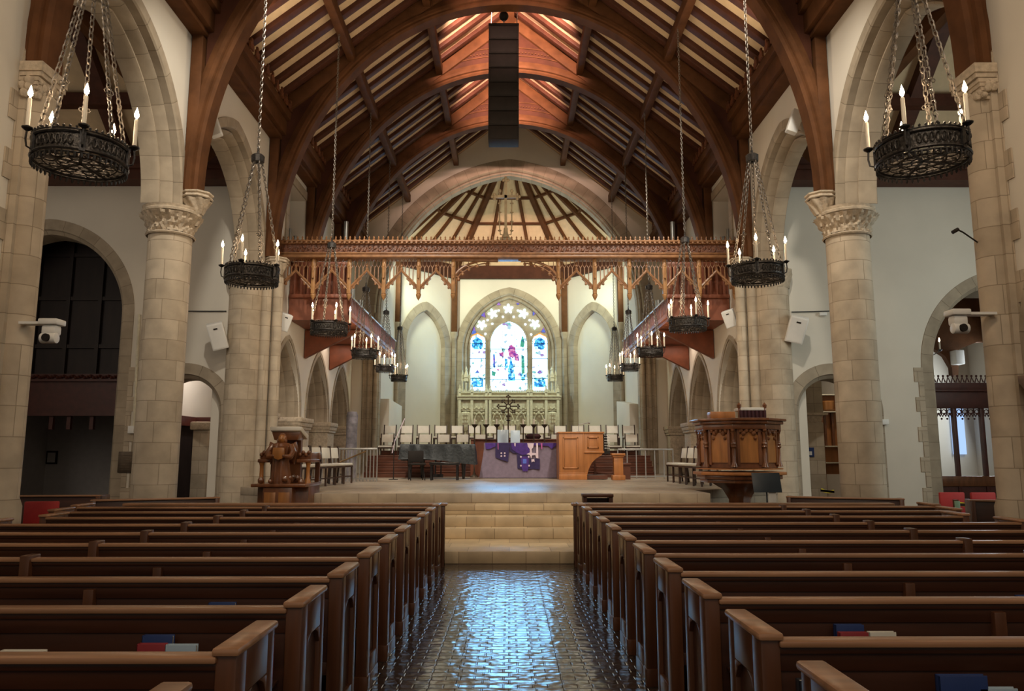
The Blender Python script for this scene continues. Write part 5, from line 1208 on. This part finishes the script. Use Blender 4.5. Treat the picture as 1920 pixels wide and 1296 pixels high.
# ================================================================== ROOMS SEEN THROUGH THE ARCHES
def room(sd, sx, x0, x1, y0, y1, z1, wallmat, ceilmat, nm_):
    struct(MB().box(sx * x0, sx * x1, y1, y1 + .2, 0, z1).build('wall_%s_%s_end' % (sd, nm_), wallmat))
    struct(MB().box(sx * x1, sx * (x1 + .2), y0, y1, 0, z1).build('wall_%s_%s_side' % (sd, nm_), wallmat))
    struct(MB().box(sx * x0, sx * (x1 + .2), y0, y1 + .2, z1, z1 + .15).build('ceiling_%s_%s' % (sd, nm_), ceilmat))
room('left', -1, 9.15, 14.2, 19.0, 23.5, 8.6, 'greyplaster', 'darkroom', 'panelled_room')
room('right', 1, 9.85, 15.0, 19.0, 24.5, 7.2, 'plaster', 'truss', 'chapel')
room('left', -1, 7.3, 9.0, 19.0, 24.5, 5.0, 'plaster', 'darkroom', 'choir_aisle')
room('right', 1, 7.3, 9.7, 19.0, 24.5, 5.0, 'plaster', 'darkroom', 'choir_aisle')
# left dark room: organ loft panelling over a maroon fascia, open below
t = thing('organ_loft', 'dark panelled organ loft with a maroon fascia inside the large left transept arch', 'organ loft', (0, 19.8, 0))
def lw(px, py, Y=19.8): p = atY(px, py, Y); return p.x, p.z
zf0, zf1, zf2 = lw(150, 780)[1], lw(150, 716)[1], lw(150, 703)[1]
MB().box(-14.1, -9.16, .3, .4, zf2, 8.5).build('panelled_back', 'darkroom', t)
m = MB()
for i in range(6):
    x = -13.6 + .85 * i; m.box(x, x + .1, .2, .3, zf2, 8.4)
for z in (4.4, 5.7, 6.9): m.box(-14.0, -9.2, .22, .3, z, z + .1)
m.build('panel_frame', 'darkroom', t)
MB().box(-14.0, -9.16, 0, .12, zf0, zf1).build('fascia', 'maroon', t)
m = MB(); m.box(-14.0, -9.16, -.1, .3, zf1, zf1 + .06)
for i in range(60): m.sphere((-13.9 + .078 * i, -.06, zf1 + .1 + .02 * (i % 3)), .045, 5, 4)
m.box(-14.0, -9.16, -.02, .3, zf1 + .06, zf2 + .02); m.build('carved_cornice', 'maroon', t)
for px in (92, 125, 168): x = lw(px, 800)[0]; MB().box(x - .05, x + .05, .1, .2, zf0 - .35, zf0).build('bracket', 'maroon', t)
d = struct(slab([(x, z) for x, z in [(lw(108, 0, 23.4)[0], 0), (lw(155, 0, 23.4)[0], 0)] + [((lw(108, 0, 23.4)[0] + lw(155, 0, 23.4)[0]) / 2 + x, 2.1 + z) for (x, z), q in arch_curve(.39, .5)]], 23.42, 23.5).build('door_1', 'black'))
p = atY(97, 858, 23.4); o = MB().box(p.x - .16, p.x + .16, 23.43, 23.49, p.z - .2, p.z + .2); f_ = o.build('picture_frame', 'black'); tag(f_, 'small dark framed notice on the back wall of the left dark room', 'picture')
MB().box(p.x - .12, p.x + .12, 23.425, 23.43, p.z - .15, p.z + .15).build('picture', 'greyplaster', f_)
# left choir aisle
t = thing('aisle_screen', 'dark wooden screen with a heavy beam inside the small left arch', 'screen', (0, 21.5, 0)); zb_ = atY(380, 783, 21.5).z
MB().box(-9.0, -7.3, -.1, .15, zb_ - .3, zb_).build('beam', 'maroon', t)
m = MB(); m.box(-9.0, -7.3, .3, .35, 0, zb_ - .2); m.box(-8.98, -8.92, -2.4, .3, 0, zb_ - .2); m.build('boarding', 'darkroom', t); MB().box(-8.99, -8.8, -2.45, -.1, zb_ - .26, zb_).build('side_beam', 'maroon', t)
for i in range(5): MB().box(-8.9 + .3 * i, -8.86 + .3 * i, .1, .16, 0, zb_ - .3).build('bar', 'silver' if i == 2 else 'darkroom', t)
p = atY(383, 800, 20.4); t = thing('aisle_column', 'short square stone column with cap inside the small left arch', 'column', (p.x, 20.4, 0))
MB().box(-.2, .2, -.2, .2, 0, p.z - .1).build('shaft', 'stone', t, bevel=.02); MB().box(-.27, .27, -.27, .27, p.z - .1, p.z + .12).build('capital', 'carved', t, bevel=.04)
# right choir aisle: square pier, notice, shelves
p = atY(1521, 775, 20.3); t = thing('aisle_pier', 'square stone pier with moulded cap inside the small right arch', 'column', (p.x, 20.3, 0)); hw = 16 * 20.3 / F
MB().box(-hw, hw, -.25, .25, 0, p.z - .25).build('shaft', 'stone', t, bevel=.03); m = MB(); m.box(-hw - .1, hw + .1, -.33, .33, p.z - .06, p.z); m.lathe([(hw, p.z - .3), (hw * 1.1, p.z - .25), (hw * 1.3, p.z - .06)], n=20); m.build('capital', 'carved', t); MB().box(-hw, hw, -.25, .25, p.z, 4.9).build('springer', 'arch', t)
q = atY(1519, 848, 20.04); o = MB().box(q.x - .11, q.x + .11, 20.02, 20.045, q.z - .12, q.z + .12).build('notice', 'book_blue'); tag(o, 'small dark blue notice fixed on the pier inside the small right arch', 'notice'); MB().box(q.x - .03, q.x + .05, 20.012, 20.02, q.z - .08, q.z + .02).build('picture', 'white', o)
t = thing('bookcase', 'tall brown wooden bookcase with pale shelves inside the small right arch', 'bookcase', (0, 21.6, 0))
a, b = atY(1542, 740, 21.6), atY(1600, 890, 21.6)
MB().box(a.x, 9.6, .3, .34, b.z, a.z).build('back', 'oak', t); MB().box(a.x - .05, a.x, 0, .34, 0, a.z).build('side', 'oakdark', t); MB().box(9.55, 9.6, 0, .34, 0, a.z).build('side', 'oakdark', t)
for py in (739, 771, 836, 867): z = atY(1550, py, 21.6).z; MB().box(a.x, 9.6, 0, .3, z - .03, z).build('shelf', 'bstone', t)
for i in range(6): MB().box(a.x + .1 + .22 * i, a.x + .16 + .22 * i, .2, .3, atY(1550, 836, 21.6).z, atY(1550, 773, 21.6).z).build('panel', 'oakdark', t)
z = atY(1550, 771, 21.6).z; o = MB().lathe([(.1, 0), (.16, .05), (.17, .28), (.15, .3)], n=16).build('basket', 'oakgold'); o.location = (a.x + .22, 21.75, z); tag(o, 'round straw basket on the upper shelf of the bookcase inside the right arch', 'basket')
def tape(p, q, label):
    d = (Vector(q) - Vector(p)); m = MB(); n = 10; pts = [Vector(p) + d * (i / n) - Vector((0, 0, .04 * math.sin(PI * i / n))) for i in range(n + 1)]
    for u, v in zip(pts, pts[1:]): m.beam(u, v, .003, .07)
    o = m.build('caution_tape', 'tape'); tag(o, label, 'tape'); 
    k = MB()
    for i in range(n * 2): c = Vector(p) + d * ((i + .5) / (n * 2)); k.box(c.x - .02, c.x + .012, c.y - .006, c.y + .006, c.z - .05, c.z - .0)
    k.build('print', 'black', o); return o
tape(atY(1540, 918, 19.2), atY(1565, 921, 19.2), 'yellow caution tape stretched across the small right arch')
tape(atY(1796, 944, 14.0), atY(1862, 945, 14.0), 'yellow caution tape stretched before the red chairs beside the right near pier')
# right chapel screen and interior
YS = 20.6; t = thing('chapel_screen', 'dark carved wooden screen with tracery inside the large right transept arch', 'screen', (0, YS, 0))
def cs(px, py): p = atY(px, py, YS); return p.x, p.z
z0, z1, z2, z3, z4 = [cs(1790, v)[1] for v in (905, 893, 766, 735, 718)]
xa, xb = 10.0, 14.5
m = MB(); m.box(xa, xb, -.08, .08, z2, z3); m.box(xa, xb, -.14, .14, z3, z3 + .06); m.box(xa, xb, -.1, .1, z3 + .06, z4)
m.build('beam', 'maroon', t, bevel=.01)
m = MB()
for i in range(34): x = xa + .13 * i; m.tube([(x, 0, z4), (x + .05, 0, z4 + .16), (x + .1, 0, z4 + .02)], .02, 5); m.sphere((x + .05, 0, z4 + .19), .035, 6, 4)
m.build('cresting', 'maroon', t)
for px in (1744, 1793, 1845, 1895):
    x = cs(px, 820)[0]; MB().box(x - .05, x + .05, -.06, .06, 0, z2).build('post', 'maroon', t, bevel=.01)
for (pa, pb) in ((1744, 1793), (1793, 1845), (1845, 1895)):
    x0, x1 = cs(pa, 800)[0] + .05, cs(pb, 800)[0] - .05; W = x1 - x0; m = MB()
    for k in range(4):
        c = x0 + W * (k + .5) / 4
        for s in (-1, 1): m.tube([(c + s * W / 8, 0, z2), (c + s * W / 8, 0, z2 - .14), (c + s * W / 14, 0, z2 - .22), (c, 0, z2 - .12)], .018, 5)
        m.tube([(c + .06 * math.cos(q), 0, z2 - .09 + .06 * math.sin(q)) for q in [2 * PI * j / 8 for j in range(8)]], .015, 4, closed=True)
        m.sphere((c + W / 8, 0, z2 - .28), .03, 6, 4)
    m.build('tracery', 'maroon', t)
MB().box(xa, xb, -.08, .1, z0 - .1, z1).build('sill_rail', 'oakdark', t, bevel=.01); MB().box(xa, xb, -.03, .03, 0, z0 - .1).build('dado', 'maroon', t)
w1 = struct(MB().box(cs(1838, 700)[0] + 1.35, cs(1838, 700)[0] + 1.75, 24.4, 24.46, 1.6, 3.4).build('window_2', 'sky'))
t = thing('chapel_truss', 'brown timber truss post with a curved brace in the chapel behind the right arch', 'truss', (0, 22.5, 0))
def ct(px, py): p = atY(px, py, 22.5); return p.x, p.z
MB().prism([ct(1760, 560), ct(1900, 560), ct(1900, 640), ct(1830, 642), ct(1797, 655), ct(1795, 704), ct(1784, 704), ct(1783, 690), ct(1770, 668), ct(1750, 655), ct(1735, 650)], lambda u, v, w: (u, w, v), -.1, .1).build('brace', 'truss', t)
t = thing('candle_sconce', 'lit candle on a small iron bracket in the chapel behind the right arch', 'sconce', atY(1764, 655, 20.2))
MB().lathe([(.001, -.06), (.05, -.02), (.05, 0), (.001, 0)], n=12).tube([(0, 0, -.04), (.0, .3, -.1), (0, .35, -.1)], .012, 6).build('bracket', 'iron', t); MB().lathe([(.02, 0), (.02, .2), (.001, .21)], n=10).build('candle', 'candle', t); link('flame', bpy.data.meshes['flame'], t, (0, 0, .21))
p = atY(1795, 670, 22.3); o = MB().box(p.x - .13, p.x + .13, 22.1, 22.42, p.z - .22, p.z + .2).build('loudspeaker', 'white', bevel=.02); tag(o, 'small pale wall loudspeaker on the chapel truss behind the right arch', 'speaker')
# red chairs
def redchair(label, loc, rz, grp):
    t = thing('red_chair', label, 'chair', loc, rz, grp)
    MB().box(-.24, .24, .17, .23, .45, .88).build('backrest', 'red', t, bevel=.02); MB().box(-.24, .24, -.24, .2, .40, .48).build('seat', 'red', t, bevel=.02)
    for sx in (-1, 1):
        for y in (-.2, .2): MB().box(sx * .2 - .015, sx * .2 + .015, y - .015, y + .015, 0, .44).build('leg', 'maroon', t)
    return t
r0 = None
for i in range(6):
    x, y = 8.45 + .56 * i, 14.9 - .05 * i; lb = 'red upholstered chair before the right chapel arch, %s from the round column' % ORD[i]
    if r0 is None: r0 = redchair(lb, (x, y, 0), PI, 'red chairs in the right transept')
    else: dup(r0, lb, (x, y, 0), PI + random.uniform(-.06, .06))
for i in range(4): dup(r0, 'red upholstered chair in the dark left transept, %s from the near pier' % ORD[i], (-8.9 + .58 * i, 11.0 + .25 * i, 0), .25, 'red chairs in the left transept')
p = atY(200, 947, 16.5); o = MB().box(p.x - .12, p.x + .12, 16.4, 16.5, p.z - .1, p.z + .1).build('sign_board', 'white', bevel=.01); tag(o, 'small pale sign board standing behind the left pews', 'sign'); MB().box(-.02 + p.x, .02 + p.x, 16.43, 16.47, 0, p.z - .1).build('stand', 'black', o)
for sx, px, py in ((-1, 125, 975), (1, 1797, 957)):
    p = atY(px, py, 12.0); o = MB().box(p.x - .04, p.x + .04, 11.98, 12.0, p.z - .14, p.z + .14).build('marker_card', 'green', bevel=.004); tag(o, 'pale green marker card on the outer end of the %s angled pew' % SIDE[sx], 'card'); MB().box(p.x - .03, p.x + .03, 12.0, 12.06, 0, p.z + .16).build('backing_post', 'pewend', o)
# ================================================================== WALL FIXTURES
def wallspk(px, py, Y, wpx, hpx, tilt, yaw, label, wallY=None, wallX=None):
    p = atY(px, py, Y); w_, h_ = wpx * Y / F, hpx * Y / F
    t = thing('wall_loudspeaker', label, 'speaker', p)
    mt = Matrix.Rotation(yaw, 4, 'Z') @ Matrix.Rotation(tilt, 4, 'Y') @ Matrix.Rotation(.32, 4, 'X')
    MB().mbox(w_, w_ * .85, h_, mt).build('cabinet', 'white', t, bevel=.015)
    g = MB().mbox(w_ * .84, .01, h_ * .9, mt @ Matrix.Translation((0, -w_ * .43, 0))).build('grille', 'white', t); MB().mbox(w_ * .25, .012, h_ * .06, mt @ Matrix.Translation((0, -w_ * .44, h_ * .3))).build('badge', 'black', g)
    b = MB()
    if wallY: b.tube([(0, 0, 0), (0, wallY - Y, .05)], .025, 6)
    if wallX: b.tube([(0, 0, 0), (wallX - p.x, .1, .05)], .025, 6)
    b.build('bracket', 'white', t)
wallspk(409, 630, 17.75, 29, 50, -.28, .25, 'white loudspeaker on the left transept wall above the small arch', wallY=18.32)
wallspk(1494, 617, 17.75, 33, 50, .28, -.25, 'white loudspeaker on the right transept wall above the small arch', wallY=18.32)
wallspk(533, 604, 19.2, 22, 33, .25, .5, 'white loudspeaker under the organ gallery beside the left chancel pier', wallX=-6.02)
wallspk(1369, 597, 19.2, 22, 33, -.25, -.5, 'white loudspeaker under the organ gallery beside the right chancel pier', wallX=6.02)
for sx, px, py in ((-1, 98, 622), (1, 1798, 603)):
    p = atY(px, py, 8.7); t = thing('robot_camera', 'white remote video camera mounted on the %s near pier' % SIDE[sx], 'camera', p)
    MB().box(-.11, .11, -.1, .1, .07, .14).build('mount', 'white', t, bevel=.015); MB().box(-.085, .085, -.07, .07, -.05, .07).build('yoke', 'white', t, bevel=.03)
    h = MB().tube([(-.09, -.03, -.085), (.09, -.03, -.085)], .062, 16).build('camera_head', 'white', t, bevel=.012); MB().lathe([(.045, 0), (.045, .03), (.001, .03)], (0, 0, 0), n=16).build('lens', 'black', h); h.children[0].rotation_euler = (PI / 2, 0, 0); h.children[0].location = (0, -.08, -.085)
    MB().box(0, sx * 5.75 - p.x, .06, .2, .1, .13).build('bracket', 'white', t)
def line(pts, r, name, mat, label, cat):
    o = MB().tube(pts, r, 6).build(name, mat); return tag(o, label, cat)
YT = 18.27
line([atY(345, 584, YT), atY(425, 584, YT)], .014, 'conduit', 'leather', 'thin dark cable line on the left transept wall above the loudspeaker', 'conduit')
line([atY(1485, 585, YT), atY(1556, 583, YT)], .014, 'conduit', 'leather', 'thin dark cable line on the right transept wall above the loudspeaker', 'conduit')
p = atY(1543, 589, YT); tag(MB().box(p.x - .09, p.x + .09, YT - .06, YT + .04, p.z - .04, p.z + .04).build('cable_box', 'white', bevel=.01), 'small white cable box on the dark line of the right transept wall', 'box')
line([atY(262, 590, YT), atY(252, 800, YT)], .03, 'conduit', 'bstone', 'pale vertical conduit on the left transept wall beside the large arch', 'conduit')
p = atY(249, 806, YT); tag(MB().box(p.x - .07, p.x + .07, YT - .08, YT + .04, p.z - .09, p.z + .09).build('junction_box', 'white', bevel=.012), 'white junction box at the foot of the left pale conduit', 'box')
p = atY(1657, 792, YT); tag(MB().box(p.x - .1, p.x + .1, YT - .1, YT + .04, p.z - .06, p.z + .07).build('sensor_box', 'white', bevel=.012), 'small white sensor box on the right transept wall beside the round column', 'box')
a, b = atY(225, 847, YT), atY(249, 886, YT); o = MB().box(a.x, b.x, YT - .03, YT + .03, b.z, a.z).build('plaque', 'bronze', bevel=.006); tag(o, 'dark bronze plaque on the jamb of the large left arch', 'plaque')
m = MB()
for i in range(7): m.box(a.x + .05, b.x - .05, YT - .034, YT - .03, b.z + .06 + .055 * i, b.z + .075 + .055 * i)
m.build('raised_text_lines', 'bronze', o)
p = atY(1792, 432, 8.6); t = thing('black_microphone', 'small black microphone on an arm fixed to the right near pier', 'microphone', p)
MB().tube([(-.03, 0, -.02), (.04, 0, .02)], .022, 8).build('head', 'black', t); MB().tube([(.03, 0, .015), (.12, .05, .0), (.55, .42, -.04)], .01, 6).build('arm', 'black', t)
for px, py, k in ((851, 280, 0), (1043, 272, 1)):
    p = atY(px, py, 28.4); t = thing('stage_light', 'black stage light clamped high on the chancel arch wall, %s of the speaker array' % ('left' if k == 0 else 'right'), 'lamp', p)
    MB().tube([(0, -.18, -.05), (0, .14, .06)], .12, 14).build('can', 'black', t); MB().lathe([(.09, 0), (.001, 0)], n=16).build('lens', 'glow', t); t.children[1].location = (0, -.19, -.053); t.children[1].rotation_euler = (PI / 2 - .3, 0, 0); t.children[1].scale = (.45 if k else .3,) * 3
    MB().tube([(-.15, 0, 0), (-.15, .0, .2), (.15, 0, .2), (.15, 0, 0)], .02, 6).tube([(0, 0, .2), (0, .4, .3)], .02, 6).build('yoke', 'black', t)
for sx, px, py in ((-1, 401, 236), (1, 1490, 228)):
    p = atY(px, py, 14.6); t = thing('floodlight', 'white floodlight on the arcade wall behind the timber arch, %s side' % SIDE[sx], 'lamp', p)
    MB().mbox(.22, .16, .5, Matrix.Rotation(sx * .35, 4, 'Y')).build('housing', 'white', t, bevel=.02); MB().tube([(0, 0, 0), (sx * 6.02 - p.x, .05, .05)], .02, 6).build('bracket', 'white', t)
# wires of the choir chandeliers and a plaque pair on the sanctuary blocks
for sx, px in ((-1, 721), (1, 1183)):
    p = atY(px, 760, 30.2); tag(MB().box(p.x - .35, p.x + .35, 30.1, 30.14, p.z - .22, p.z + .3).build('wall_panel', 'white', bevel=.008), 'flat pale panel on the %s sanctuary wall block' % SIDE[sx], 'panel') if False else None
